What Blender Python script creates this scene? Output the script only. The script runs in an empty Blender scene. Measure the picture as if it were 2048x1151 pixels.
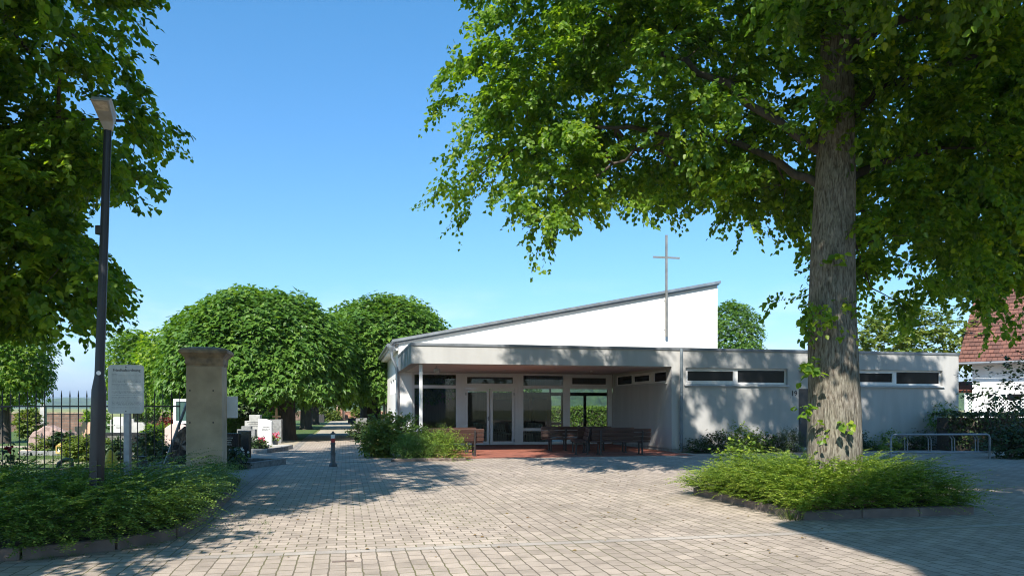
import bpy, bmesh, math, random
import numpy as np
from mathutils import Vector, Matrix

# ------------------------------------------------------------------ camera, sky, sun
S = bpy.context.scene
C = S.collection
R = math.radians
cam = bpy.data.cameras.new('camera')
cam.lens = 26.37; cam.sensor_width = 36.0
cam.shift_y = 0.117
cam.clip_start = 0.05; cam.clip_end = 30000
camo = bpy.data.objects.new('camera', cam); C.objects.link(camo)
camo.location = (0, 0, 1.6); camo.rotation_euler = (R(90), 0, 0)
S.camera = camo

SUN_EL, SUN_HEAD = 44.0, 15.0          # elevation, heading of the travelling light from +Y towards +X
w = bpy.data.worlds.new('World'); S.world = w; w.use_nodes = True
nt = w.node_tree; nt.nodes.clear()
sky = nt.nodes.new('ShaderNodeTexSky'); sky.sky_type = 'NISHITA'; sky.sun_disc = False
sky.sun_elevation = R(SUN_EL); sky.sun_rotation = R(180 + SUN_HEAD)
sky.altitude = 200; sky.air_density = 1.0; sky.dust_density = 0.45; sky.ozone_density = 1.4
# a few thin low clouds, mixed into the sky by direction
tc = nt.nodes.new('ShaderNodeTexCoord')
mp = nt.nodes.new('ShaderNodeMapping'); mp.inputs['Scale'].default_value = (1.0, 1.0, 3.2)
mp.inputs['Location'].default_value = (0.35, 0.1, 0.0)
nz = nt.nodes.new('ShaderNodeTexNoise'); nz.inputs['Scale'].default_value = 7.0; nz.inputs['Detail'].default_value = 8
rp = nt.nodes.new('ShaderNodeValToRGB'); rp.color_ramp.elements[0].position = 0.47; rp.color_ramp.elements[1].position = 0.66
sx = nt.nodes.new('ShaderNodeSeparateXYZ')
mr = nt.nodes.new('ShaderNodeMapRange'); mr.inputs['From Min'].default_value = 0.17; mr.inputs['From Max'].default_value = 0.02
mu = nt.nodes.new('ShaderNodeMath'); mu.operation = 'MULTIPLY'
mu2 = nt.nodes.new('ShaderNodeMath'); mu2.operation = 'MULTIPLY'; mu2.inputs[1].default_value = 0.7
mx = nt.nodes.new('ShaderNodeMix'); mx.data_type = 'RGBA'
mx.inputs['B'].default_value = (7.5, 8.0, 8.6, 1)
bg = nt.nodes.new('ShaderNodeBackground'); bg.inputs['Strength'].default_value = 0.10
wo = nt.nodes.new('ShaderNodeOutputWorld')
L = nt.links.new
L(tc.outputs['Generated'], mp.inputs['Vector']); L(mp.outputs['Vector'], nz.inputs['Vector'])
L(nz.outputs['Fac'], rp.inputs['Fac']); L(tc.outputs['Generated'], sx.inputs['Vector'])
L(sx.outputs['Z'], mr.inputs['Value']); L(rp.outputs['Color'], mu.inputs[0]); L(mr.outputs['Result'], mu.inputs[1])
L(mu.outputs[0], mu2.inputs[0]); L(mu2.outputs[0], mx.inputs['Factor'])
tint = nt.nodes.new('ShaderNodeMix'); tint.data_type = 'RGBA'; tint.blend_type = 'MULTIPLY'; tint.inputs['Factor'].default_value = 1.0
tr_ = nt.nodes.new('ShaderNodeValToRGB'); tr_.color_ramp.elements[0].position = 0.03; tr_.color_ramp.elements[0].color = (0.74, 0.90, 1.10, 1); tr_.color_ramp.elements[1].position = 0.5; tr_.color_ramp.elements[1].color = (0.39, 0.97, 1.24, 1)
e2 = tr_.color_ramp.elements.new(0.16); e2.color = (0.55, 0.89, 1.15, 1)
nt.links.new(sx.outputs['Z'], tr_.inputs['Fac']); nt.links.new(tr_.outputs['Color'], tint.inputs['B'])
L(sky.outputs['Color'], tint.inputs['A']); L(tint.outputs['Result'], mx.inputs['A']); L(mx.outputs['Result'], bg.inputs['Color']); L(bg.outputs['Background'], wo.inputs['Surface'])

sl = bpy.data.lights.new('sun', 'SUN'); sl.energy = 5.0; sl.angle = R(0.53); sl.color = (1.0, 0.94, 0.85)
so = bpy.data.objects.new('sun', sl); C.objects.link(so)
RAY = Vector((math.sin(R(SUN_HEAD)) * math.cos(R(SUN_EL)), math.cos(R(SUN_HEAD)) * math.cos(R(SUN_EL)), -math.sin(R(SUN_EL))))
so.rotation_euler = RAY.to_track_quat('-Z', 'Y').to_euler(); so.location = (-20, -40, 60)
SHX, SHY = RAY.x / -RAY.z, RAY.y / -RAY.z      # ground shift of a shadow per metre of height

S.view_settings.view_transform = 'Standard'; S.view_settings.look = 'None'
S.view_settings.exposure = 0.95; S.view_settings.gamma = 1.0
S.render.engine = 'CYCLES'
S.cycles.max_bounces = 7; S.cycles.transparent_max_bounces = 12; S.cycles.diffuse_bounces = 3
S.cycles.transmission_bounces = 4; S.cycles.glossy_bounces = 3
S.cycles.caustics_reflective = False; S.cycles.caustics_refractive = False
S.cycles.sample_clamp_indirect = 6.0
S.cycles.filter_width = 1.05
S.cycles.volume_bounces = 0

# ------------------------------------------------------------------ frames and helpers
ROT = math.atan2(0.2167, 0.976)
O0 = Vector((-3.38, 25.2, 0))
U = Vector((math.cos(ROT), math.sin(ROT), 0)); V = Vector((-math.sin(ROT), math.cos(ROT), 0))
def W(t, d, z=0.0):                   # building frame (along the front, into the depth) -> world
    p = O0 + U * t + V * d; p.z = z; return p
def TD(x, y):                         # world -> building frame
    r = Vector((x, y, 0)) - O0; return r.dot(U), r.dot(V)
def at(px, D, z=0.0): return Vector(((px - 1024) / 1500 * D, D, z))
def zz(py, D): return 1.6 + (815 - py) / 1500 * D

def link(o, parent=None):
    C.objects.link(o)
    if parent: o.parent = parent
    return o
def props(o, label=None, cat=None, group=None, kind=None):
    if label: o['label'] = label
    if cat: o['category'] = cat
    if group: o['group'] = group
    if kind: o['kind'] = kind
    return o
def thing(name, label, cat, loc=(0, 0, 0), rz=0.0, group=None):
    o = bpy.data.objects.new(name, None); o.empty_display_size = 0.2
    o.location = loc; o.rotation_euler = (0, 0, rz); link(o)
    return props(o, label, cat, group)
def dup(root, loc, rz, label=None, group=None, scale=None):
    r = root.copy(); C.objects.link(r); r.location = loc; r.rotation_euler = (0, 0, rz)
    if scale: r.scale = scale
    if label: r['label'] = label
    if group: r['group'] = group
    for ch in list(root.children):
        c = ch.copy(); C.objects.link(c); c.parent = r
        for g in ch.children:
            e = g.copy(); C.objects.link(e); e.parent = c
    return r

class MB:
    def __init__(s): s.v = []; s.f = []
    def add(s, vs, fs):
        b = len(s.v); s.v += [tuple(p) for p in vs]; s.f += [tuple(b + i for i in f) for f in fs]; return s
    def box(s, x0, x1, y0, y1, z0, z1):
        return s.add([(x0, y0, z0), (x1, y0, z0), (x1, y1, z0), (x0, y1, z0), (x0, y0, z1), (x1, y0, z1), (x1, y1, z1), (x0, y1, z1)],
                     [(0, 3, 2, 1), (4, 5, 6, 7), (0, 1, 5, 4), (1, 2, 6, 5), (2, 3, 7, 6), (3, 0, 4, 7)])
    def obox(s, c, sx, sy, sz, rz=0, rx=0, ry=0):
        m = Matrix.Translation(c) @ Matrix.Rotation(rz, 4, 'Z') @ Matrix.Rotation(rx, 4, 'X') @ Matrix.Rotation(ry, 4, 'Y')
        q = [(-1, -1, -1), (1, -1, -1), (1, 1, -1), (-1, 1, -1), (-1, -1, 1), (1, -1, 1), (1, 1, 1), (-1, 1, 1)]
        return s.add([m @ Vector((a * sx / 2, b * sy / 2, g * sz / 2)) for a, b, g in q],
                     [(0, 3, 2, 1), (4, 5, 6, 7), (0, 1, 5, 4), (1, 2, 6, 5), (2, 3, 7, 6), (3, 0, 4, 7)])
    def tube(s, pts, rad, n=10, cap=True):
        pts = [Vector(p) for p in pts]
        if not hasattr(rad, '__len__'): rad = [rad] * len(pts)
        up = None; vs = []
        for i, p in enumerate(pts):
            d = (pts[min(i + 1, len(pts) - 1)] - pts[max(i - 1, 0)]).normalized()
            if up is None:
                up = Vector((0, 0, 1)) if abs(d.z) < 0.9 else Vector((1, 0, 0))
            a = d.cross(up).normalized(); b = a.cross(d).normalized(); up = b
            for k in range(n):
                t = 2 * math.pi * k / n
                vs.append(p + (a * math.cos(t) + b * math.sin(t)) * rad[i])
        fs = []
        for i in range(len(pts) - 1):
            for k in range(n):
                k2 = (k + 1) % n
                fs.append((i * n + k, i * n + k2, (i + 1) * n + k2, (i + 1) * n + k))
        if cap:
            fs.append(tuple(range(n)))
            fs.append(tuple(reversed(range((len(pts) - 1) * n, len(pts) * n))))
        return s.add(vs, fs)
    def lathe(s, prof, n=20, c=(0, 0, 0)):
        vs = []; fs = []
        for r, z in prof:
            for k in range(n):
                t = 2 * math.pi * k / n
                vs.append((c[0] + r * math.cos(t), c[1] + r * math.sin(t), c[2] + z))
        for i in range(len(prof) - 1):
            for k in range(n):
                k2 = (k + 1) % n
                fs.append((i * n + k, i * n + k2, (i + 1) * n + k2, (i + 1) * n + k))
        fs.append(tuple(reversed(range(n)))); fs.append(tuple(range((len(prof) - 1) * n, len(prof) * n)))
        return s.add(vs, fs)
    def prism(s, poly, y0, y1):        # polygon in x/z, extruded along y
        n = len(poly)
        vs = [(x, y0, z) for x, z in poly] + [(x, y1, z) for x, z in poly]
        fs = [tuple(range(n)), tuple(reversed(range(n, 2 * n)))]
        for i in range(n):
            j = (i + 1) % n; fs.append((i, i + n, j + n, j))
        return s.add(vs, fs)
    def prismx(s, poly, x0, x1):       # polygon in y/z, extruded along x
        n = len(poly)
        vs = [(x0, y, z) for y, z in poly] + [(x1, y, z) for y, z in poly]
        fs = [tuple(range(n)), tuple(reversed(range(n, 2 * n)))]
        for i in range(n):
            j = (i + 1) % n; fs.append((i, i + n, j + n, j))
        return s.add(vs, fs)
    def flat(s, poly, z):              # polygon in x/y
        return s.add([(x, y, z) for x, y in poly], [tuple(range(len(poly)))])
    def slab(s, poly, z0, z1):
        n = len(poly)
        vs = [(x, y, z0) for x, y in poly] + [(x, y, z1) for x, y in poly]
        fs = [tuple(reversed(range(n))), tuple(range(n, 2 * n))]
        for i in range(n):
            j = (i + 1) % n; fs.append((i, j, j + n, i + n))
        return s.add(vs, fs)
    def build(s, name, m, parent=None, bevel=0.0, smooth=False, loc=None, rz=None, fix=True):
        me = bpy.data.meshes.new(name); me.from_pydata([tuple(p) for p in s.v], [], s.f); me.update()
        if fix:
            bm = bmesh.new(); bm.from_mesh(me); bmesh.ops.recalc_face_normals(bm, faces=bm.faces[:]); bm.to_mesh(me); bm.free()
        if smooth:
            me.polygons.foreach_set('use_smooth', [True] * len(me.polygons))
        me.materials.append(m)
        o = bpy.data.objects.new(name, me); link(o, parent)
        if loc is not None: o.location = loc
        if rz is not None: o.rotation_euler = (0, 0, rz)
        if bevel > 0:
            b = o.modifiers.new('bevel', 'BEVEL'); b.width = bevel; b.segments = 2; b.limit_method = 'ANGLE'; b.angle_limit = R(40)
        if smooth:
            try: me.set_sharp_from_angle(angle=R(42))
            except Exception: pass
        return o

def text_mesh(name, s, size, m, parent, loc, rot, depth=0.004, align='CENTER'):
    cu = bpy.data.curves.new(name, 'FONT'); cu.body = s; cu.size = size; cu.extrude = depth; cu.align_x = align; cu.offset = size * 0.012
    o = bpy.data.objects.new(name + '_src', cu); C.objects.link(o)
    dg = bpy.context.evaluated_depsgraph_get(); dg.update()
    me = bpy.data.meshes.new_from_object(o.evaluated_get(dg)); me.name = name
    bpy.data.objects.remove(o)
    me.materials.clear(); me.materials.append(m)
    r = bpy.data.objects.new(name, me); link(r, parent); r.location = loc; r.rotation_euler = rot
    return r

# ------------------------------------------------------------------ materials
def newmat(name):
    m = bpy.data.materials.new(name); m.use_nodes = True; t = m.node_tree; t.nodes.clear()
    out = t.nodes.new('ShaderNodeOutputMaterial'); b = t.nodes.new('ShaderNodeBsdfPrincipled')
    t.links.new(b.outputs['BSDF'], out.inputs['Surface'])
    return m, t, b, out
def nd(t, k, **kw):
    n = t.nodes.new('ShaderNode' + k)
    for a, v in kw.items():
        if a[0] == '_': setattr(n, a[1:], v)
        else:
            n.inputs[a.replace('__', ' ')].default_value = v
    return n
def c4(c): return (c[0], c[1], c[2], 1.0)
def ramp(t, stops):
    r = t.nodes.new('ShaderNodeValToRGB'); e = r.color_ramp.elements
    while len(e) < len(stops): e.new(0.5)
    for i, (p, c) in enumerate(stops):
        e[i].position = p; e[i].color = c4(c) if hasattr(c, '__len__') else (c, c, c, 1)
    return r
def bump_in(t, b, h, strength, dist=0.02):
    n = nd(t, 'Bump', Strength=strength, Distance=dist); t.links.new(h, n.inputs['Height'])
    t.links.new(n.outputs['Normal'], b.inputs['Normal']); return n
def pmat(name, c1, c2=None, scale=4.0, rough=0.7, bump=0.15, bscale=60.0, stretch=(1, 1, 1), metal=0.0, dist=0.01, detail=6, lo=0.35, hi=0.65, spec=0.5):
    m, t, b, out = newmat(name); l = t.links.new
    tc = nd(t, 'TexCoord'); mp = nd(t, 'Mapping', Scale=stretch); l(tc.outputs['Object'], mp.inputs['Vector'])
    n1 = nd(t, 'TexNoise', Scale=scale, Detail=detail); l(mp.outputs['Vector'], n1.inputs['Vector'])
    c2 = c2 or tuple(x * 0.8 for x in c1)
    rp = ramp(t, [(lo, c1), (hi, c2)]); l(n1.outputs['Fac'], rp.inputs['Fac']); l(rp.outputs['Color'], b.inputs['Base Color'])
    b.inputs['Roughness'].default_value = rough; b.inputs['Metallic'].default_value = metal
    b.inputs['Specular IOR Level'].default_value = spec
    if bump > 0:
        n2 = nd(t, 'TexNoise', Scale=bscale, Detail=4); l(mp.outputs['Vector'], n2.inputs['Vector'])
        bump_in(t, b, n2.outputs['Fac'], bump, dist)
    return m

def leafmat(name, stops, trans, tfac=0.35, rough=0.45):
    m, t, b, out = newmat(name); l = t.links.new
    a = nd(t, 'Attribute', _attribute_name='var')
    rp = ramp(t, stops); l(a.outputs['Fac'], rp.inputs['Fac']); l(rp.outputs['Color'], b.inputs['Base Color'])
    b.inputs['Roughness'].default_value = rough; b.inputs['Specular IOR Level'].default_value = 0.35
    tr = nd(t, 'BsdfTranslucent'); mxc = nd(t, 'Mix', _data_type='RGBA', _blend_type='MULTIPLY', Factor=1.0)
    l(rp.outputs['Color'], mxc.inputs['A']); mxc.inputs['B'].default_value = c4(trans); l(mxc.outputs['Result'], tr.inputs['Color'])
    ms = nd(t, 'MixShader', Fac=tfac); l(b.outputs['BSDF'], ms.inputs[1]); l(tr.outputs['BSDF'], ms.inputs[2])
    l(ms.outputs['Shader'], out.inputs['Surface'])
    return m

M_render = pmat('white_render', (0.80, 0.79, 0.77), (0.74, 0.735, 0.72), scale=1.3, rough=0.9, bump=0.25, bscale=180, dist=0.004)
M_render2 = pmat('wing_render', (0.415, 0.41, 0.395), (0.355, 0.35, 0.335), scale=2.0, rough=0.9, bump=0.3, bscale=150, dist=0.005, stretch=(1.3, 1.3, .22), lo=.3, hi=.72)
M_plinth = pmat('plinth_render', (0.30, 0.30, 0.29), (0.22, 0.22, 0.21), scale=3, rough=0.9)
M_zinc = pmat('zinc_sheet', (0.36, 0.38, 0.40), (0.27, 0.29, 0.31), scale=3, rough=0.42, bump=0.05, bscale=8, metal=0.7, stretch=(1, 1, .3))
M_coping = pmat('coping_sheet', (0.20, 0.215, 0.235), (0.15, 0.165, 0.18), scale=2, rough=0.5, bump=0.05, bscale=10, metal=0.3)
M_pipe = pmat('painted_pipe', (0.17, 0.20, 0.22), (0.13, 0.16, 0.18), scale=4, rough=0.5, bump=0.03)
M_frame = pmat('white_window_frame', (0.70, 0.69, 0.68), (0.66, 0.65, 0.64), scale=3, rough=0.45, bump=0.02)
M_sill = pmat('grey_sill', (0.42, 0.43, 0.44), (0.36, 0.37, 0.38), scale=4, rough=0.5, bump=0.03)
M_darkframe = pmat('dark_window_frame', (0.03, 0.03, 0.032), (0.045, 0.042, 0.04), scale=4, rough=0.5, bump=0.02)
M_soffit = pmat('soffit_boards', (0.62, 0.58, 0.54), (0.55, 0.51, 0.48), scale=1.5, rough=0.85, bump=0.1, bscale=50)
M_darkglass = pmat('dark_glass', (0.008, 0.009, 0.011), (0.012, 0.012, 0.014), scale=1, rough=0.12, bump=0.0, spec=0.12)
M_wood = pmat("bench_wood", (0.070, 0.034, 0.024), (0.042, 0.021, 0.016), scale=7, rough=0.55, bump=0.25, bscale=30, stretch=(.15, 2.5, 2.5), dist=0.006)
M_iron = pmat('dark_iron', (0.028, 0.028, 0.03), (0.045, 0.042, 0.04), scale=8, rough=0.55, bump=0.1, metal=0.2)
M_lamp = pmat('anthracite_pole', (0.011, 0.013, 0.018), (0.016, 0.018, 0.023), scale=3, rough=0.42, bump=0.03, bscale=30)
M_lamphead = pmat('grey_luminaire', (0.28, 0.28, 0.27), (0.23, 0.23, 0.22), scale=8, rough=0.5, bump=0.03)
M_lens = pmat('luminaire_lens', (0.50, 0.45, 0.38), (0.30, 0.27, 0.24), scale=14, rough=0.25, bump=0.2, bscale=14)
M_galv = pmat('galvanised_steel', (0.24, 0.265, 0.29), (0.18, 0.20, 0.225), scale=9, rough=0.45, bump=0.04, metal=0.6)
M_rack = pmat('rack_steel', (0.24, 0.27, 0.30), (0.19, 0.22, 0.25), scale=6, rough=0.45, bump=0.05, metal=0.4)
M_signface = pmat('sign_face', (0.45, 0.47, 0.47), (0.34, 0.365, 0.37), scale=3.5, rough=0.4, bump=0.03, stretch=(2.5, 2.5, .5), lo=.4, hi=.75)
M_ink = pmat('black_ink', (0.02, 0.02, 0.022), (0.03, 0.03, 0.03), rough=0.6, bump=0)
M_inkfade = pmat('faded_ink', (0.14, 0.15, 0.155), (0.36, 0.38, 0.38), scale=30, rough=0.6, bump=0, lo=.3, hi=.7)
M_sand = pmat('sandstone', (0.52, 0.405, 0.28), (0.37, 0.29, 0.20), scale=2.2, rough=0.92, bump=0.5, bscale=45, dist=0.012, detail=9)
M_sandtop = pmat('weathered_sandstone', (0.40, 0.29, 0.19), (0.18, 0.14, 0.10), scale=5, rough=0.95, bump=0.6, bscale=35, dist=0.012)
M_kerb = pmat('red_kerb_stone', (0.20, 0.150, 0.125), (0.13, 0.105, 0.09), scale=4, rough=0.9, bump=0.5, bscale=60, dist=0.008)
M_soil = pmat('bark_soil', (0.055, 0.04, 0.028), (0.028, 0.021, 0.015), scale=9, rough=1, bump=0.8, bscale=40, dist=0.03)
M_tar = pmat('cast_iron_grey', (0.085, 0.087, 0.09), (0.06, 0.06, 0.063), scale=6, rough=0.5, bump=0.08)
M_red = pmat('red_reflector', (0.48, 0.025, 0.025), (0.4, 0.03, 0.03), rough=0.4, bump=0)
M_white = pmat('white_band', (0.78, 0.78, 0.77), (0.70, 0.70, 0.69), rough=0.45, bump=0)
M_yellow = pmat('yellow_plastic', (0.66, 0.44, 0.02), (0.58, 0.37, 0.02), rough=0.5, bump=0.05, bscale=10)
M_brick = None

def thin_glass(name, tint=(0.93, 0.96, 0.96), refl=0.9):
    m, t, b, out = newmat(name); l = t.links.new; t.nodes.remove(b)
    tr = nd(t, 'BsdfTransparent', Color=c4(tint)); gl = nd(t, 'BsdfGlossy', Roughness=0.02, Color=(refl, refl, refl, 1))
    fr = nd(t, 'Fresnel', IOR=1.55); ms = nd(t, 'MixShader')
    l(fr.outputs['Fac'], ms.inputs['Fac']); l(tr.outputs['BSDF'], ms.inputs[1]); l(gl.outputs['BSDF'], ms.inputs[2])
    l(ms.outputs['Shader'], out.inputs['Surface']); return m
M_glass = thin_glass('window_glass', (0.90, 0.93, 0.93), 0.35)

def paving_mat(name, swap, c1, c2, bw, rh, mort=0.0085, moss=0.5):
    m, t, b, out = newmat(name); l = t.links.new
    tc = nd(t, 'TexCoord'); mp = nd(t, 'Mapping'); l(tc.outputs['Object'], mp.inputs['Vector'])
    if swap: mp.inputs['Rotation'].default_value = (0, 0, R(90))
    # small wobble so the joints are not ruler-straight
    wn = nd(t, 'TexNoise', Scale=7.0, Detail=2); l(mp.outputs['Vector'], wn.inputs['Vector'])
    va = nd(t, 'VectorMath', _operation='MULTIPLY_ADD'); l(wn.outputs['Color'], va.inputs[0]); va.inputs[1].default_value = (.028, .028, 0); l(mp.outputs['Vector'], va.inputs[2])
    br = nd(t, 'TexBrick', Scale=1.0); br.offset = 0.5
    br.inputs['Brick Width'].default_value = bw; br.inputs['Row Height'].default_value = rh
    br.inputs['Mortar Size'].default_value = mort; br.inputs['Mortar Smooth'].default_value = 0.35
    br.inputs['Color1'].default_value = c4(c1); br.inputs['Color2'].default_value = c4(c2); br.inputs['Mortar'].default_value = (0.085, 0.075, 0.06, 1)
    l(va.outputs['Vector'], br.inputs['Vector'])
    # moss in the joints, in patches
    n1 = nd(t, 'TexNoise', Scale=0.8, Detail=5); l(tc.outputs['Object'], n1.inputs['Vector'])
    r1 = ramp(t, [(0.42, 0.0), (0.62, 1.0)]); l(n1.outputs['Fac'], r1.inputs['Fac'])
    mo = nd(t, 'Mix', _data_type='RGBA'); mo.inputs['A'].default_value = (0.145, 0.118, 0.090, 1); mo.inputs['B'].default_value = (0.13, 0.135, 0.035, 1)
    mm = nd(t, 'Math', _operation='MULTIPLY'); mm.inputs[1].default_value = moss; l(r1.outputs['Color'], mm.inputs[0]); l(mm.outputs[0], mo.inputs['Factor'])
    mj = nd(t, 'Mix', _data_type='RGBA'); l(br.outputs['Fac'], mj.inputs['Factor']); l(mo.outputs['Result'], mj.inputs['B'])
    # wear and stains: large soft patches, fine exposed-aggregate speckle
    n2 = nd(t, 'TexNoise', Scale=0.35, Detail=6, Roughness=0.6); l(tc.outputs['Object'], n2.inputs['Vector'])
    r2 = ramp(t, [(0.3, 0.80), (0.7, 1.12)]); l(n2.outputs['Fac'], r2.inputs['Fac'])
    n3 = nd(t, 'TexNoise', Scale=140.0, Detail=3, Roughness=0.7); l(tc.outputs['Object'], n3.inputs['Vector'])
    r3 = ramp(t, [(0.30, 0.62), (0.5, 1.0), (0.72, 1.32)]); l(n3.outputs['Fac'], r3.inputs['Fac'])
    n4 = nd(t, 'TexNoise', Scale=2.6, Detail=7, Roughness=0.65); l(tc.outputs['Object'], n4.inputs['Vector'])
    r4 = ramp(t, [(0.30, 0.78), (0.55, 1.05)]); l(n4.outputs['Fac'], r4.inputs['Fac'])
    cur = br.outputs['Color']
    for rr in (r2, r3, r4):
        q = nd(t, 'Mix', _data_type='RGBA', _blend_type='MULTIPLY', Factor=1.0); l(cur, q.inputs['A']); l(rr.outputs['Color'], q.inputs['B']); cur = q.outputs['Result']
    l(cur, mj.inputs['A']); l(mj.outputs['Result'], b.inputs['Base Color'])
    b.inputs['Roughness'].default_value = 0.88; b.inputs['Specular IOR Level'].default_value = 0.3
    inv = nd(t, 'Math', _operation='SUBTRACT'); inv.inputs[0].default_value = 1.0; l(br.outputs['Fac'], inv.inputs[1])
    ad = nd(t, 'Math', _operation='MULTIPLY_ADD'); l(n3.outputs['Fac'], ad.inputs[0]); ad.inputs[1].default_value = 0.35; l(inv.outputs[0], ad.inputs[2])
    bump_in(t, b, ad.outputs[0], 0.6, 0.008)
    return m
M_pave_v = paving_mat('paving_running_to_chapel', True, (0.415, 0.345, 0.285), (0.315, 0.262, 0.216), 0.245, 0.165)
M_pave_u = paving_mat('paving_across', False, (0.42, 0.35, 0.29), (0.32, 0.266, 0.22), 0.225, 0.165, moss=0.7)
M_gutter = paving_mat('gutter_stones', True, (0.30, 0.275, 0.245), (0.23, 0.21, 0.19), 0.30, 0.16, moss=0.5)
M_band = paving_mat('band_stones', False, (0.40, 0.355, 0.31), (0.34, 0.30, 0.265), 0.33, 0.165, mort=0.006, moss=0.4)
M_tile = paving_mat('red_terrace_tiles', False, (0.33, 0.115, 0.075), (0.25, 0.085, 0.058), 0.30, 0.30, mort=0.006, moss=0.1)
M_gravel = pmat('gravel', (0.36, 0.34, 0.30), (0.17, 0.16, 0.145), scale=38, rough=0.95, bump=0.9, bscale=70, dist=0.02, lo=.3, hi=.7, detail=3)
M_earth = pmat('sandy_ground', (0.40, 0.34, 0.25), (0.28, 0.24, 0.17), scale=2.0, rough=1, bump=0.4, bscale=60)

def lawn_mat():
    m, t, b, out = newmat('cemetery_grass'); l = t.links.new
    tc = nd(t, 'TexCoord'); n1 = nd(t, 'TexNoise', Scale=0.6, Detail=8, Roughness=0.65); l(tc.outputs['Object'], n1.inputs['Vector'])
    rp = ramp(t, [(0.3, (0.045, 0.085, 0.018)), (0.55, (0.075, 0.13, 0.026)), (0.75, (0.12, 0.15, 0.045))]); l(n1.outputs['Fac'], rp.inputs['Fac'])
    vo = nd(t, 'TexVoronoi', Scale=5.0); l(tc.outputs['Object'], vo.inputs['Vector'])
    r2 = ramp(t, [(0.10, 1.0), (0.16, 0.0)]); l(vo.outputs['Distance'], r2.inputs['Fac'])
    n3 = nd(t, 'TexNoise', Scale=0.25, Detail=3); l(tc.outputs['Object'], n3.inputs['Vector']); r3 = ramp(t, [(0.45, 0.0), (0.6, 0.8)]); l(n3.outputs['Fac'], r3.inputs['Fac'])
    mm = nd(t, 'Math', _operation='MULTIPLY'); l(r2.outputs['Color'], mm.inputs[0]); l(r3.outputs['Color'], mm.inputs[1])
    mx = nd(t, 'Mix', _data_type='RGBA'); mx.inputs['B'].default_value = (0.6, 0.6, 0.55, 1); l(mm.outputs[0], mx.inputs['Factor']); l(rp.outputs['Color'], mx.inputs['A'])
    l(mx.outputs['Result'], b.inputs['Base Color']); b.inputs['Roughness'].default_value = 0.9
    n2 = nd(t, 'TexNoise', Scale=45, Detail=3); l(tc.outputs['Object'], n2.inputs['Vector']); bump_in(t, b, n2.outputs['Fac'], 0.9, 0.05)
    return m
M_lawn = lawn_mat()
M_field = pmat('open_fields', (0.26, 0.25, 0.085), (0.10, 0.145, 0.04), scale=0.006, rough=0.95, bump=0, stretch=(1, 3.0, 1))
M_wood_far = pmat('wooded_hill', (0.055, 0.10, 0.030), (0.022, 0.048, 0.018), scale=0.09, rough=0.95, bump=1.0, bscale=0.22, dist=3.0, detail=8)

def masonry(name, c1, c2, mortar, bw, rh, mort=0.012):
    m, t, b, out = newmat(name); l = t.links.new
    tc = nd(t, 'TexCoord'); sp = nd(t, 'SeparateXYZ'); l(tc.outputs['Object'], sp.inputs['Vector'])
    ad = nd(t, 'Math', _operation='ADD'); l(sp.outputs['X'], ad.inputs[0]); l(sp.outputs['Y'], ad.inputs[1])
    cb = nd(t, 'CombineXYZ'); l(ad.outputs[0], cb.inputs['X']); l(sp.outputs['Z'], cb.inputs['Y'])
    wn = nd(t, 'TexNoise', Scale=4.0, Detail=2); l(tc.outputs['Object'], wn.inputs['Vector'])
    va = nd(t, 'VectorMath', _operation='MULTIPLY_ADD'); l(wn.outputs['Color'], va.inputs[0]); va.inputs[1].default_value = (.05, .05, 0); l(cb.outputs['Vector'], va.inputs[2])
    br = nd(t, 'TexBrick', Scale=1.0); br.inputs['Brick Width'].default_value = bw; br.inputs['Row Height'].default_value = rh
    br.inputs['Mortar Size'].default_value = mort; br.inputs['Color1'].default_value = c4(c1); br.inputs['Color2'].default_value = c4(c2); br.inputs['Mortar'].default_value = c4(mortar)
    l(va.outputs['Vector'], br.inputs['Vector'])
    n = nd(t, 'TexNoise', Scale=3, Detail=6); l(tc.outputs['Object'], n.inputs['Vector']); rr = ramp(t, [(0.3, 0.7), (0.7, 1.15)]); l(n.outputs['Fac'], rr.inputs['Fac'])
    q = nd(t, 'Mix', _data_type='RGBA', _blend_type='MULTIPLY', Factor=1.0); l(br.outputs['Color'], q.inputs['A']); l(rr.outputs['Color'], q.inputs['B'])
    l(q.outputs['Result'], b.inputs['Base Color']); b.inputs['Roughness'].default_value = 0.92
    inv = nd(t, 'Math', _operation='SUBTRACT'); inv.inputs[0].default_value = 1; l(br.outputs['Fac'], inv.inputs[1]); bump_in(t, b, inv.outputs[0], 0.6, 0.02)
    return m
M_wallstone = masonry('reddish_quarry_stone', (0.20, 0.115, 0.08), (0.13, 0.08, 0.06), (0.14, 0.115, 0.095), 0.42, 0.17, 0.018)
M_redsand = masonry('red_sandstone_blocks', (0.36, 0.17, 0.115), (0.28, 0.13, 0.09), (0.2, 0.13, 0.1), 0.9, 0.4, 0.012)

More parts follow.
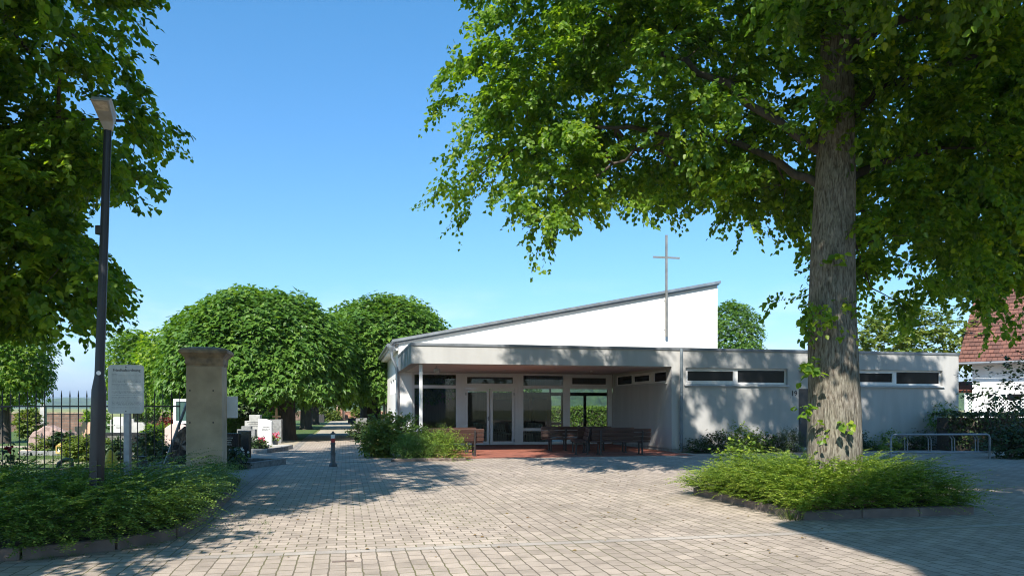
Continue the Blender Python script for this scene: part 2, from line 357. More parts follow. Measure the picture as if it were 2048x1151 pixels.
def bark_mat():
    m, t, b, out = newmat('lime_bark'); l = t.links.new
    tc = nd(t, 'TexCoord'); mp = nd(t, 'Mapping', Scale=(1, 1, 0.17)); l(tc.outputs['Object'], mp.inputs['Vector'])
    n1 = nd(t, 'TexNoise', Scale=30, Detail=7, Roughness=0.6, Distortion=.9); l(mp.outputs['Vector'], n1.inputs['Vector'])
    vo = nd(t, 'TexNoise', Scale=44, Detail=3, Roughness=.55, Distortion=.6); l(mp.outputs['Vector'], vo.inputs['Vector'])
    n2 = nd(t, 'TexNoise', Scale=2.0, Detail=5); l(tc.outputs['Object'], n2.inputs['Vector'])
    r1 = ramp(t, [(0.34, (0.095, 0.075, 0.058)), (0.5, (0.215, 0.195, 0.165)), (0.68, (0.315, 0.29, 0.25))]); l(n1.outputs['Fac'], r1.inputs['Fac'])
    r2 = ramp(t, [(0.35, (0.78, 0.80, 0.72)), (0.65, (1.06, 1.02, 0.98))]); l(n2.outputs['Fac'], r2.inputs['Fac'])
    rv = ramp(t, [(0.36, 0.55), (0.55, 1.0)]); l(vo.outputs['Fac'], rv.inputs['Fac'])
    q = nd(t, 'Mix', _data_type='RGBA', _blend_type='MULTIPLY', Factor=1.0); l(r1.outputs['Color'], q.inputs['A']); l(r2.outputs['Color'], q.inputs['B'])
    q2 = nd(t, 'Mix', _data_type='RGBA', _blend_type='MULTIPLY', Factor=1.0); l(q.outputs['Result'], q2.inputs['A']); l(rv.outputs['Color'], q2.inputs['B'])
    l(q2.outputs['Result'], b.inputs['Base Color']); b.inputs['Roughness'].default_value = 0.95; b.inputs['Specular IOR Level'].default_value = .2
    a = nd(t, 'Math', _operation='MULTIPLY_ADD'); l(vo.outputs['Fac'], a.inputs[0]); a.inputs[1].default_value = 0.5; l(n1.outputs['Fac'], a.inputs[2])
    bump_in(t, b, a.outputs[0], 0.9, 0.028)
    return m
M_bark = bark_mat()
M_limb = pmat('limb_bark', (0.085, 0.068, 0.055), (0.045, 0.037, 0.03), scale=10, rough=.95, bump=.6, bscale=40, stretch=(1, 1, .4), dist=.02)
M_twig = pmat('twig_bark', (0.075, 0.058, 0.042), (0.045, 0.036, 0.028), scale=10, rough=0.9, bump=0.4, bscale=60)
M_darkbark = pmat('maple_bark', (0.075, 0.06, 0.05), (0.04, 0.034, 0.028), scale=9, rough=0.95, bump=0.7, bscale=25, stretch=(1, 1, .25), dist=.03)

LF_lime = leafmat('lime_leaf', [(0.0, (0.030, 0.078, 0.012)), (0.4, (0.075, 0.150, 0.017)), (0.75, (0.150, 0.230, 0.022)), (1.0, (0.27, 0.32, 0.035))], (3.2, 3.1, .8), 0.43)
LF_maple = leafmat('maple_leaf', [(0.0, (0.035, 0.085, 0.014)), (0.5, (0.078, 0.165, 0.022)), (1.0, (0.15, 0.24, 0.036))], (2.6, 2.5, 1.0), 0.30)
LF_light = leafmat('light_leaf', [(0.0, (0.07, 0.115, 0.02)), (0.5, (0.11, 0.16, 0.026)), (1.0, (0.17, 0.20, 0.04))], (2.6, 2.4, 1.0), 0.35)
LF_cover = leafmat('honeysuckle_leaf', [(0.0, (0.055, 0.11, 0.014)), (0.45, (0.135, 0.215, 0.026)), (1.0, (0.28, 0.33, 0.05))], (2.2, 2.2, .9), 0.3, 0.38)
LF_cover2 = leafmat('honeysuckle_leaf_shade_tone', [(0.0, (0.055, 0.115, 0.022)), (0.5, (0.11, 0.195, 0.034)), (1.0, (0.20, 0.28, 0.055))], (2.0, 2.0, .9), 0.25, 0.38)  # same plant as honeysuckle_leaf; the bed's shade is put into darker greens
LF_dark = leafmat('evergreen_leaf', [(0.0, (0.016, 0.034, 0.012)), (0.6, (0.035, 0.065, 0.018)), (1.0, (0.06, 0.10, 0.025))], (2.0, 2.0, .9), 0.15)
LF_hedge = leafmat('hedge_leaf', [(0.0, (0.07, 0.13, 0.016)), (0.5, (0.115, 0.19, 0.026)), (1.0, (0.19, 0.25, 0.04))], (2.2, 2.2, .8), 0.3)
LF_red = leafmat('copper_leaf', [(0.0, (0.10, 0.02, 0.015)), (1.0, (0.24, 0.06, 0.03))], (2, 1.2, 1), 0.25)
LF_grass = leafmat('grass_blade', [(0.0, (0.05, 0.10, 0.018)), (0.6, (0.09, 0.145, 0.03)), (1.0, (0.25, 0.25, 0.10))], (2, 2, .9), 0.3)
def petal(name, c): return leafmat(name, [(0.0, tuple(x * .8 for x in c)), (1.0, c)], (1.2, 1.2, 1.2), .2)
LF_pwhite = petal('white_petal', (.75, .75, .72)); LF_ppink = petal('pink_petal', (.62, .08, .16)); LF_pyel = petal('yellow_petal', (.72, .5, .02)); LF_pred = petal('red_petal', (.28, .008, .01))

# ------------------------------------------------------------------ foliage tools (numpy)
TPL = {
 'leaf': (np.array([(0, 0, 0), (-.40, .22, .09), (-.40, .60, .07), (0, 1.08, -.12), (.40, .60, .07), (.40, .22, .09)]), [(0, 3, 2, 1), (0, 5, 4, 3)]),
 'maple': (np.array([(0, 0, 0), (-.55, .30, .05), (-.20, .52, .03), (0, 1.05, -.12), (.20, .52, .03), (.55, .30, .05)]), [(0, 3, 2, 1), (0, 5, 4, 3)]),
 'small': (np.array([(0, 0, 0), (-.27, .5, .05), (0, 1, -.05), (.27, .5, .05)]), [(0, 3, 2, 1)]),
 'blade': (np.array([(-.03, 0, 0), (.03, 0, 0), (.02, .55, .06), (-.02, .55, .06), (0, 1, .26)]), [(0, 1, 2, 3), (3, 2, 4)]),
}
def unit(a): return a / np.maximum(np.linalg.norm(a, axis=-1, keepdims=True), 1e-9)
def scatter(name, P, T, N, SZ, var, tpl, mat, parent=None, loc=None):
    tv, tf = TPL[tpl]; n = len(P); k = len(tv)
    T = unit(T); X = unit(np.cross(T, N)); N = np.cross(X, T)
    co = P[:, None, :] + SZ[:, None, None] * (tv[None, :, 0:1] * X[:, None] + tv[None, :, 1:2] * T[:, None] + tv[None, :, 2:3] * N[:, None])
    co = co.reshape(-1, 3)
    per = np.concatenate([np.array(f) for f in tf]); lens = np.array([len(f) for f in tf])
    li = (np.arange(n)[:, None] * k + per[None, :]).reshape(-1)
    tot = np.tile(lens, n); st = np.concatenate([[0], np.cumsum(tot)[:-1]])
    me = bpy.data.meshes.new(name); me.vertices.add(len(co)); me.vertices.foreach_set('co', co.astype(np.float32).ravel())
    me.loops.add(len(li)); me.loops.foreach_set('vertex_index', li.astype(np.int32))
    me.polygons.add(len(tot)); me.polygons.foreach_set('loop_start', st.astype(np.int32))
    me.polygons.foreach_set('use_smooth', np.zeros(len(tot), dtype=bool))
    me.update(calc_edges=True)
    at_ = me.attributes.new('var', 'FLOAT', 'POINT'); at_.data.foreach_set('value', np.repeat(np.clip(var, 0, 1), k).astype(np.float32))
    me.materials.append(mat)
    o = bpy.data.objects.new(name, me); link(o, parent)
    if loc is not None: o.location = loc
    return o
def wob(p, sc, seed):                       # cheap smooth 3-D noise, about -1..1
    r = np.random.default_rng(seed); a = np.zeros(len(p))
    for i in range(7):
        k = r.normal(size=3); k = k / np.linalg.norm(k) * sc * (0.6 + 0.28 * i); a += np.sin(p @ k + r.uniform(0, 6.28)) / (1 + .22 * i)
    return a / 3.2
def sphere_dirs(r, n):
    d = r.normal(size=(n, 3)); return unit(d)
def crown_pts(r, lobes, n, power=0.55):
    lobes = np.array(lobes, float); wt = (lobes[:, 3] * lobes[:, 4] * lobes[:, 5]) ** (2 / 3) * np.where(lobes[:, 2] > 10.8, .55, 1.0); wt /= wt.sum()
    i = r.choice(len(lobes), n, p=wt); d = sphere_dirs(r, n); q = 1 - 0.72 * r.random(n) ** (1 / power)
    return lobes[i, :3] + d * q[:, None] * lobes[i, 3:6], d
def sprays(r, P, D, L, per, size, droop=0.35, hang=0.55):
    """leaves set along small drooping twigs"""
    n = len(P); Ls = L * (0.6 + 0.8 * r.random(n)); s = np.linspace(0.08, 1, per)
    D = unit(D); side = unit(np.cross(D, np.array([0, 0, 1.0])) + 1e-6)
    Q = P[:, None] + D[:, None] * (s[None, :, None] * Ls[:, None, None]); Q[..., 2] -= droop * Ls[:, None] * s[None] ** 2
    sg = np.where(np.arange(per) % 2 == 0, 1.0, -1.0)[None, :, None]
    T = D[:, None] * 0.55 + side[:, None] * sg * 0.75 + r.normal(size=(n, per, 3)) * 0.30; T[..., 2] -= hang
    N = np.array([0, 0, 1.0]) + r.normal(size=(n, per, 3)) * 0.42 + D[:, None] * 0.5
    SZ = size * (0.65 + 0.6 * r.random((n, per))); v = r.random(n)[:, None] * 0.55 + r.random((n, per)) * 0.45
    Q = Q + r.normal(size=Q.shape) * 0.03
    return Q.reshape(-1, 3), T.reshape(-1, 3), N.reshape(-1, 3), SZ.reshape(-1), v.reshape(-1)
def tufts(r, P, D, rad, per, size, up=0.7):
    """leaf rosettes that lie like shingles on a dense crown"""
    n = len(P); A = unit(D + np.array([0, 0, up]) + r.normal(size=(n, 3)) * .18)
    X = unit(np.cross(A, r.normal(size=(n, 3)))); Y = np.cross(A, X)
    th = r.random((n, per)) * 6.283; q = np.sqrt(r.random((n, per))) * rad * (0.7 + .6 * r.random((n, 1)))
    O = X[:, None] * np.cos(th)[..., None] + Y[:, None] * np.sin(th)[..., None]
    Q = P[:, None] + O * q[..., None] - A[:, None] * (q ** 2 / rad * .55)[..., None] + r.normal(size=(n, per, 3)) * .05 * rad
    T = O + D[:, None] * .5 + r.normal(size=(n, per, 3)) * .3; T[..., 2] -= .45
    N = A[:, None] + O * .3 + r.normal(size=(n, per, 3)) * .28
    SZ = size * (.65 + .6 * r.random((n, per))); v = r.random(n)[:, None] * .5 + r.random((n, per)) * .5
    return Q.reshape(-1, 3), T.reshape(-1, 3), N.reshape(-1, 3), SZ.reshape(-1), v.reshape(-1)
def inpoly(x, y, poly):
    c = np.zeros(len(x), bool); n = len(poly)
    for i in range(n):
        x0, y0 = poly[i]; x1, y1 = poly[(i + 1) % n]
        if y0 == y1: continue
        c ^= ((y0 > y) != (y1 > y)) & (x < (x1 - x0) * (y - y0) / (y1 - y0) + x0)
    return c
# ------------------------------------------------------------------ the ground and everything laid on it
def sheet(name, polys, z, m, frame=True, kind='structure'):
    b = MB()
    for p in polys: b.flat(p, 0)
    o = b.build(name, m, loc=(O0.x, O0.y, z) if frame else (0, 0, z), rz=ROT if frame else 0)
    return props(o, kind=kind)
def rect(x0, x1, y0, y1): return [(x0, y0), (x1, y0), (x1, y1), (x0, y1)]
sheet('ground', [rect(-9000, 9000, -400, 12000)], -0.03, M_field, frame=False)
sheet('cemetery_lawn', [rect(-60, -4.15, -9.5, 75), rect(-0.9, -0.3, 17.2, 75), rect(-0.3, 60, 17.2, 75)], -0.004, M_lawn)
sheet('paved_court', [rect(-14, -0.06, -60, -16.86), rect(-0.06, 34, -60, -16.86), rect(-0.06, 34, -16.66, 17.2)], 0.0, M_pave_v)
sheet('cemetery_path', [rect(-9.5, -4.28, -16.66, -9.2), rect(-3.95, -0.06, -16.66, 2.2), rect(-3.95, -0.9, 2.2, 22)], 0.0, M_pave_u)
sheet('far_path', [rect(-3.95, -0.9, 22, 69)], 0.0, M_earth)
sheet('band_of_stones', [rect(-14, 34, -16.86, -16.66)], 0.002, M_band)
sheet('path_gutter', [rect(-4.28, -3.95, -16.66, 22)], 0.003, M_gutter)
sheet('gravel_strip', [rect(-5.9, -4.28, -9.2, 6.5)], 0.004, M_gravel)
sheet('bare_ground', [rect(-6.0, -4.28, 6.5, 13)], 0.004, M_earth)
sheet('grave_field_path', [rect(-26, -8.6, -1.6, 0.6), rect(-20, -10, 8.5, 10)], 0.004, M_earth)
sheet('terrace', [rect(-0.35, 9.38, -1.9, 6.2)], 0.006, M_tile)
sheet('chapel_floor', [rect(0.3, 14.2, 6.5, 16.4)], 0.010, pmat('chapel_floor_boards', (.22, .13, .08), (.17, .10, .06), rough=.35, bump=.03))
sheet('wall_bed_soil', [rect(9.75, 14.3, -1.1, -0.01), rect(16, 34, -0.9, -0.01), rect(-3.6, 0.4, -2.7, -2.75)], 0.005, M_soil)

# distant hills: real ridges with a bumpy wooded surface
def ridge(name, D, x0, x1, prof, depth, amp, m, nx=260, ny=14, seed=3):
    r = np.random.default_rng(seed)
    xs = np.linspace(x0, x1, nx); ys = np.linspace(0, 1, ny)
    px = np.array([p[0] for p in prof]); ph = np.array([p[1] for p in prof])
    X, Y = np.meshgrid(xs, ys); h = np.interp(X, px, ph)
    Z = h * np.sin(np.clip(Y * 1.15, 0, 1) * math.pi / 2) ** 0.8
    P = np.stack([X.ravel(), Y.ravel() * depth, Z.ravel()], 1)
    Z = Z + (wob(P * 1.0, 6.28 / (amp * 7), seed) * amp * .5 + wob(P, 6.28 / (amp * 2.6), seed + 1) * amp * .55 + np.abs(r.normal(size=len(P))) * amp * .35).reshape(Z.shape) * np.clip(h / (amp * 3), 0, 1) * (Y > 0.05)
    b = MB(); b.v = list(zip(X.ravel(), D + Y.ravel() * depth, Z.ravel() - .02))
    for j in range(ny - 1):
        for i in range(nx - 1):
            a = j * nx + i; b.f.append((a, a + 1, a + nx + 1, a + nx))
    return props(b.build(name, m, smooth=True), kind='structure')
M_hillmid = pmat('wooded_hill_mid', (0.075, 0.13, 0.040), (0.030, 0.065, 0.028), scale=0.02, rough=0.95, bump=1.0, bscale=0.06, dist=8.0, detail=8)
M_mount = pmat('far_mountains', (0.12, 0.17, 0.12), (0.08, 0.13, 0.10), scale=0.002, rough=1, bump=0)
# right and behind the chapel: wooded slope about 500 m away
ridge('wooded_hill', 520, -250, 900, [(-250, 2), (-150, 8), (-60, 13), (20, 17), (150, 22), (300, 25), (420, 24), (600, 20), (900, 9)], 260, 5.0, M_wood_far, nx=420, ny=40)
# left: lower ridge about 2.2 km away, then blue mountains
ridge('hill_ridge', 2200, -2600, 600, [(-2600, 18), (-1560, 20), (-1500, 34), (-1440, 12), (-1330, 24), (-1270, 14), (-1200, 26), (-1050, 37), (-930, 34), (-700, 30), (-300, 26), (600, 20)], 500, 7.0, M_hillmid, nx=420, ny=12, seed=8)
ridge('far_hill_ridge', 7000, -9000, 7500, [(-9000, 60), (-6000, 95), (-4600, 120), (-3400, 150), (-2000, 170), (0, 120), (3000, 160), (7500, 140)], 1500, 14.0, M_mount, nx=240, ny=8, seed=12)

# ------------------------------------------------------------------ the chapel
chapel = thing('chapel', 'white modern cemetery chapel with sloping gable wall, flat roofed wing and open glazed porch', 'chapel', O0, ROT)
def holes_wall(x0, x1, z0, z1, holes, y0, y1, along='x', b=None):
    b = b or MB()
    xs = sorted({x0, x1} | {h[0] for h in holes} | {h[1] for h in holes}); 
    for i in range(len(xs) - 1):
        a, c = xs[i], xs[i + 1]; mid = (a + c) / 2
        hs = sorted([(h[2], h[3]) for h in holes if h[0] <= mid <= h[1]]); z = z0
        for h0, h1 in hs + [(z1, z1)]:
            if h0 - z > 1e-4:
                if along == 'x': b.box(a, c, y0, y1, z, h0)
                else: b.box(y0, y1, a, c, z, h0)
            z = h1
    return b
EAVE, SLOPE = 4.42, 0.2005
def roofz(t): return EAVE + (t + 0.25) * SLOPE
# hall
b = MB()
b.prism([(0, 3.1), (14.49, 3.1), (14.49, roofz(14.49) - .12), (0, roofz(0) - .12)], 6.2, 6.5)     # gable wall
b.box(0, 0.57, 6.2, 6.5, 0, 3.1); b.box(9.7, 14.49, 6.2, 6.5, 0, 3.1)
b.build('gable_wall', M_render, chapel)
b = holes_wall(6.5, 16.7, 0, roofz(0) - .12, [(7.4, 8.6, 2.25, 2.9), (9.2, 10.4, 2.25, 2.9), (11.0, 12.2, 2.25, 2.9)], 0, 0.3, 'y'); b.build('side_wall', M_render, chapel)
b = holes_wall(6.5, 16.7, 0, roofz(14.4) - .12, [(7.2, 16.0, 4.2, 6.7)], 14.19, 14.49, 'y'); b.build('high_wall', M_render, chapel)
b = MB(); b.box(14.3, 14.31, 7.2, 16.0, 4.2, 6.7); b.build('added_clerestory', M_glass, chapel)  # unseen high window, added so sky light reaches the dark hall
b = MB(); 
for s0 in (7.4, 9.2, 11.0):
    f = MB(); f.box(.12, .2, s0, s0 + .07, 2.25, 2.9); f.box(.12, .2, s0 + 1.13, s0 + 1.2, 2.25, 2.9); f.box(.12, .2, s0 + .07, s0 + 1.13, 2.25, 2.31); f.box(.12, .2, s0 + .07, s0 + 1.13, 2.84, 2.9)
    wf = f.build('window', M_frame, chapel); g = MB(); g.box(.15, .17, s0 + .07, s0 + 1.13, 2.31, 2.84); g.build('pane', M_glass, wf)
# rear wall: panelled on the left, glazed towards the right, a strip of lights on top
M_panel = pmat('wood_panelling', (0.36, 0.24, 0.17), (0.28, 0.18, 0.125), scale=3, rough=.5, bump=.2, bscale=14, stretch=(6, 1, .2))
b = MB(); b.box(.3, 9.35, 16.4, 16.7, 0, 2.47); b.box(12.95, 14.19, 16.4, 16.7, 0, 2.47); b.prism([(.3, 2.76), (14.19, 2.76), (14.19, roofz(14.2) - .13), (.3, roofz(.3) - .13)], 16.4, 16.7)
b.build('rear_wall', M_panel, chapel)
b = MB()
for t0, t1 in ((9.35, 9.43), (10.05, 10.16), (11.42, 11.56), (12.87, 12.95)): b.box(t0, t1, 16.45, 16.6, 0, 2.47)
b.box(9.43, 10.05, 16.45, 16.6, 2.30, 2.47); b.box(10.16, 11.42, 16.45, 16.6, 2.30, 2.47); b.box(11.56, 12.87, 16.45, 16.6, 2.30, 2.47)
b.box(9.43, 10.05, 16.45, 16.6, .62, .76)
b.box(.3, 12.95, 16.44, 16.61, 2.44, 2.50)
for t0 in (.3, 3.2, 6.3, 9.35, 12.87): b.box(t0, t0 + .08, 16.45, 16.6, 2.50, 2.76)
b.build('rear_frame', M_darkframe, chapel)
b = MB(); b.box(9.43, 12.87, 16.52, 16.53, 0, 2.3); b.box(.38, 12.87, 16.52, 16.53, 2.48, 2.75); b.build('rear_glazing', M_glass, chapel)
b = MB(); b.box(8.2, 9.0, 15.7, 16.2, .0, 2.2); b.box(9.05, 9.3, 15.9, 16.2, 1.5, 2.05); b.build('cupboard', M_darkframe, chapel, bevel=.01)
b = MB(); b.box(5.9, 8.1, 16.30, 16.37, .9, 2.1); b.build('dark_panel', pmat('dark_board', (.035, .035, .04), (.05, .05, .055)), chapel)
# mono-pitch roof
b = MB(); z0, z1 = roofz(-.28), roofz(14.57)
b.prism([(-.28, z0 - .12), (14.57, z1 - .12), (14.57, z1), (-.28, z0)], 6.06, 16.95); roof = b.build('roof', M_zinc, chapel)
b = MB(); b.prism([(.31, roofz(.3) - .30), (14.18, roofz(14.18) - .30), (14.18, roofz(14.18) - .27), (.31, roofz(.3) - .27)], 6.51, 16.39); b.build('bounce_ceiling', pmat('pale_bounce_boards', (.74, .68, .58), (.68, .61, .50), rough=.7, bump=.05), roof)  # pale ceiling added under the roof to throw light onto the chairs
b = MB(); b.prism([(-.28, z0 - .10), (14.57, z1 - .10), (14.57, z1 + .015), (-.28, z0 + .015)], 6.03, 6.06); b.build('verge_trim', M_zinc, roof)
b = MB(); b.prism([(-.2, z0 - .17), (14.52, z1 - .17), (14.52, z1 - .125), (-.2, z0 - .125)], 6.09, 6.197); b.build('verge_board', M_coping, roof)
b = MB(); b.box(-.34, -.02, 6.25, 16.9, z0 - .42, z0 - .30); b.build('eaves_board', M_render, chapel)
b = MB(); b.tube([(-.42, 6.15, z0 - .22), (-.42, 16.95, z0 - .26)], .085, 12); b.build('gutter', M_zinc, chapel, smooth=True)
def downpipe(pts, r, m):
    b = MB(); b.tube(pts, r, 12); o = b.build('downpipe', m, chapel, smooth=True)
    for z in (0.7, 2.2):
        c = MB(); c.lathe([(r + .012, -.02), (r + .012, .02)], 12, (pts[-1][0], pts[-1][1], z)); c.build('bracket', m, o)
    return o
b = MB(); b.lathe([(.04, 0), (.06, .12), (.15, .28), (.15, .36)], 14, (-.3, 6.1, z0 - .62)); b.build('rainwater_head', M_zinc, chapel, smooth=True)
downpipe([(-.30, 6.1, z0 - .5), (-.28, 6.1, z0 - .72), (-.1, 6.1, z0 - 1.15), (-.07, 6.1, z0 - 1.3), (-.07, 6.1, .02)], .062, M_zinc)
downpipe([(-.42, 16.4, z0 - .3), (-.4, 16.4, z0 - .6), (-.1, 16.4, z0 - 1.2), (-.08, 16.4, .02)], .055, M_zinc)
# flat roof of the porch and the wing
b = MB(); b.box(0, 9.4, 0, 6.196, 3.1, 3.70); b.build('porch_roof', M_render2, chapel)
b = MB(); b.box(.28, 9.38, .28, 6.19, 3.085, 3.097); b.build('soffit', M_soffit, chapel)
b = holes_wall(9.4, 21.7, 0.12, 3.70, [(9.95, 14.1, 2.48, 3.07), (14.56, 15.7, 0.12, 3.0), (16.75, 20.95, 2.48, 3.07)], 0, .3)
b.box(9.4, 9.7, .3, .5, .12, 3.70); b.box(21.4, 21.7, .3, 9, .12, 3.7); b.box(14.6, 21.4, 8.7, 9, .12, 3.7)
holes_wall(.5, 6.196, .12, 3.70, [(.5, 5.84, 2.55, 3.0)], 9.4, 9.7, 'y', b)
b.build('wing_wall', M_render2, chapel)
b = MB(); b.box(9.43, 14.56, .03, .3, 0, .12); b.box(15.7, 21.67, .03, .3, 0, .12); b.box(9.43, 9.7, .3, 6.19, 0, .12); b.build('plinth', M_plinth, chapel)
b = MB(); b.box(9.7, 14.49, .3, 6.196, 3.5, 3.69); b.box(14.49, 21.4, .3, 8.7, 3.5, 3.69); b.build('wing_roof', M_coping, chapel)
b = MB()
b.box(-.035, 21.735, -.035, .12, 3.70, 3.79); b.box(-.035, .12, .12, 6.19, 3.70, 3.79); b.box(21.58, 21.735, .12, 9.03, 3.70, 3.79); b.box(14.6, 21.58, 8.9, 9.03, 3.70, 3.79)
b.box(.12, 14.4, 6.05, 6.19, 3.70, 3.77)
b.build('coping', M_coping, chapel)
b = MB(); b.box(-.015, .0, .0, 6.19, 3.1, 3.70); 
for k in range(9): b.box(-.03, -.015, .3 + k * .7, .325 + k * .7, 3.1, 3.70)
b.build('fascia_sheet', M_zinc, chapel)
# porch column
b = MB(); b.box(.29, .40, .25, .36, .008, 3.085); b.build('column', M_frame, chapel, bevel=.008)
downpipe([(9.75, -.07, 3.75), (9.75, -.07, .02)], .055, M_pipe)
# windows of the wing
def wing_window(t0, t1, z0, z1, lights, y=.0):
    f = MB(); fw = .07
    f.box(t0, t1, y + .10, y + .18, z0, z0 + fw); f.box(t0, t1, y + .10, y + .18, z1 - fw, z1)
    xs = [t0] + lights + [t1]
    for x in [t0] : f.box(x, x + fw, y + .10, y + .18, z0 + fw, z1 - fw)
    f.box(t1 - fw, t1, y + .10, y + .18, z0 + fw, z1 - fw)
    for x in lights: f.box(x - .07, x + .07, y + .10, y + .18, z0 + fw, z1 - fw)
    o = f.build('window', M_frame, chapel, bevel=.006)
    s = MB()
    for i in range(len(xs) - 1):
        a = xs[i] + (fw if i == 0 else .07); c = xs[i + 1] - (fw if i == len(xs) - 2 else .07)
        p = MB(); p.box(a, c, y + .135, y + .145, z0 + fw, z1 - fw); p.build('pane', M_darkglass, o)
        if i in (0, 2) :
            q = MB(); q.box(a, c, y + .09, y + .132, z1 - fw - .05, z1 - fw); q.box(a, c, y + .09, y + .132, z0 + fw, z0 + fw + .05); q.box(a, a + .05, y + .09, y + .132, z0 + fw + .05, z1 - fw - .05); q.box(c - .05, c, y + .09, y + .132, z0 + fw + .05, z1 - fw - .05)
            q.build('sash', M_frame, o)
    q = MB(); q.add([(t0 - .06, y - .07, z0 - .055), (t1 + .06, y - .07, z0 - .055), (t1 + .06, y + .10, z0 - .002), (t0 - .06, y + .10, z0 - .002), (t0 - .06, y - .07, z0 - .075), (t1 + .06, y - .07, z0 - .075), (t1 + .06, y - .004, z0 - .075), (t0 - .06, y - .004, z0 - .075)],
                    [(0, 1, 2, 3), (4, 5, 1, 0), (7, 6, 5, 4), (0, 3, 7, 4), (1, 5, 6, 2)])
    q.build('sill', M_sill, o)
wing_window(9.95, 14.1, 2.48, 3.07, [12.02]); wing_window(16.75, 20.95, 2.48, 3.07, [18.85])
# high windows on the porch's side wall (they face along -t)
f = MB(); X0, X1 = 9.47, 9.55
f.box(X0, X1, .5, 5.84, 2.55, 2.61); f.box(X0, X1, .5, 5.84, 2.94, 3.0)
for d0, d1 in ((.5, .58), (1.74, 2.07), (3.78, 4.07), (5.76, 5.84)): f.box(X0, X1, d0, d1, 2.61, 2.94)
sw = f.build('porch_window', M_frame, chapel)
for d0, d1 in ((.58, 1.74), (2.07, 3.78), (4.07, 5.76)): p = MB(); p.box(9.5, 9.51, d0, d1, 2.61, 2.94); p.build('pane', M_darkglass, sw)
q = MB(); q.box(X0 - .045, X0, 2.07, 3.78, 2.61, 2.66); q.box(X0 - .045, X0, 2.07, 3.78, 2.89, 2.94); q.box(X0 - .045, X0, 2.07, 2.13, 2.66, 2.89); q.box(X0 - .045, X0, 3.72, 3.78, 2.66, 2.89); q.build('sash', M_frame, sw)
q = MB(); q.box(9.33, 9.398, .4, 6.0, 2.49, 2.53); q.build('sill', M_sill, sw)
# entrance door of the wing, in shadowed recess
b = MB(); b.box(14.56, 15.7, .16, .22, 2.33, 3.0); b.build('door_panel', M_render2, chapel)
b = MB(); b.box(14.56, 15.7, .16, .22, .12, 2.33); dr = b.build('wing_door', M_darkframe, chapel); b = MB(); b.tube([(14.72, .1, 1.0), (14.72, .1, 1.25)], .015, 8); b.build('handle', M_galv, dr)
b = MB(); b.box(14.5, 15.76, -.3, .16, 0, .10); b.build('door_step', M_sill, chapel, bevel=.01)
# glazed front of the hall
gy0, gy1 = 6.24, 6.36
b = MB()
for t0, t1 in ((.57, .66), (2.42, 2.80), (4.97, 5.35), (7.15, 7.46), (9.2, 9.396)): b.box(t0, t1, gy0, gy1, .02, 3.08)
for t0, t1 in ((2.53, 2.545), (2.67, 2.685), (5.09, 5.105), (5.22, 5.235)): b.box(t0, t1, gy0 - .012, gy0, .02, 3.08)
for t0, t1 in ((.66, 2.42), (2.80, 4.97), (5.35, 7.15), (7.46, 9.2)):
    b.box(t0, t1, gy0 + .01, gy1 - .01, 3.0, 3.08); b.box(t0, t1, gy0 + .01, gy1 - .01, 2.43, 2.56)
    if t0 != 2.80: b.box(t0, t1, gy0 + .01, gy1 - .01, .02, .13)
for t0, t1 in ((.66, 2.42), (5.35, 7.15), (7.46, 9.2)): b.box(t0, t1, gy0 + .01, gy1 - .01, .60, .73)
b.build('front_frame', M_frame, chapel)
for t0, t1 in ((2.80, 4.97), (7.46, 9.2)):
    q = MB(); q.box(t0, t1, gy0 - .03, gy0 + .008, 2.92, 2.998); q.box(t0, t1, gy0 - .03, gy0 + .008, 2.562, 2.64); q.box(t0, t0 + .09, gy0 - .03, gy0 + .008, 2.64, 2.92); q.box(t1 - .09, t1, gy0 - .03, gy0 + .008, 2.64, 2.92)
    q.build('fanlight', M_frame, chapel)
for t0, t1, h0, h1 in ((.66, 2.42, 2.56, 3.0), (2.8, 4.97, 2.56, 3.0), (5.35, 7.15, 2.56, 3.0), (7.46, 9.2, 2.56, 3.0), (.66, 2.42, .73, 2.43), (5.35, 7.15, .73, 2.43), (7.46, 9.2, .73, 2.43), (.66, 2.42, .13, .60), (5.35, 7.15, .13, .60), (7.46, 9.2, .13, .60)):
    p = MB(); p.box(t0, t1, 6.295, 6.305, h0, h1); p.build('pane', M_glass, chapel)
for t0, t1, hs in ((2.81, 3.86, 1), (3.90, 4.96, -1)):
    q = MB(); q.box(t0, t0 + .11, gy0, gy1 - .04, .03, 2.42); q.box(t1 - .11, t1, gy0, gy1 - .04, .03, 2.42); q.box(t0 + .11, t1 - .11, gy0, gy1 - .04, 2.31, 2.42); q.box(t0 + .11, t1 - .11, gy0, gy1 - .04, .03, .17)
    o = q.build('glass_door', M_frame, chapel, bevel=.006)
    p = MB(); p.box(t0 + .11, t1 - .11, 6.28, 6.29, .17, 2.31); p.build('pane', M_glass, o)
    if hs == 1:
        hx = t1 - .05; p = MB(); p.tube([(hx, gy0 - .045, 1.18), (hx - .13, gy0 - .045, 1.18)], .012, 8); p.box(hx - .02, hx + .02, gy0 - .02, gy0, 1.06, 1.24); p.build('handle', M_galv, o)
    for hz in (.2, 2.2):
        hx = t0 + .02 if hs == 1 else t1 - .02; p = MB(); p.box(hx - .03, hx + .03, gy0 - .03, gy0, hz - .06, hz + .06); p.build('hinge', M_sill, o)
for x in (4.28, 3.45): pass
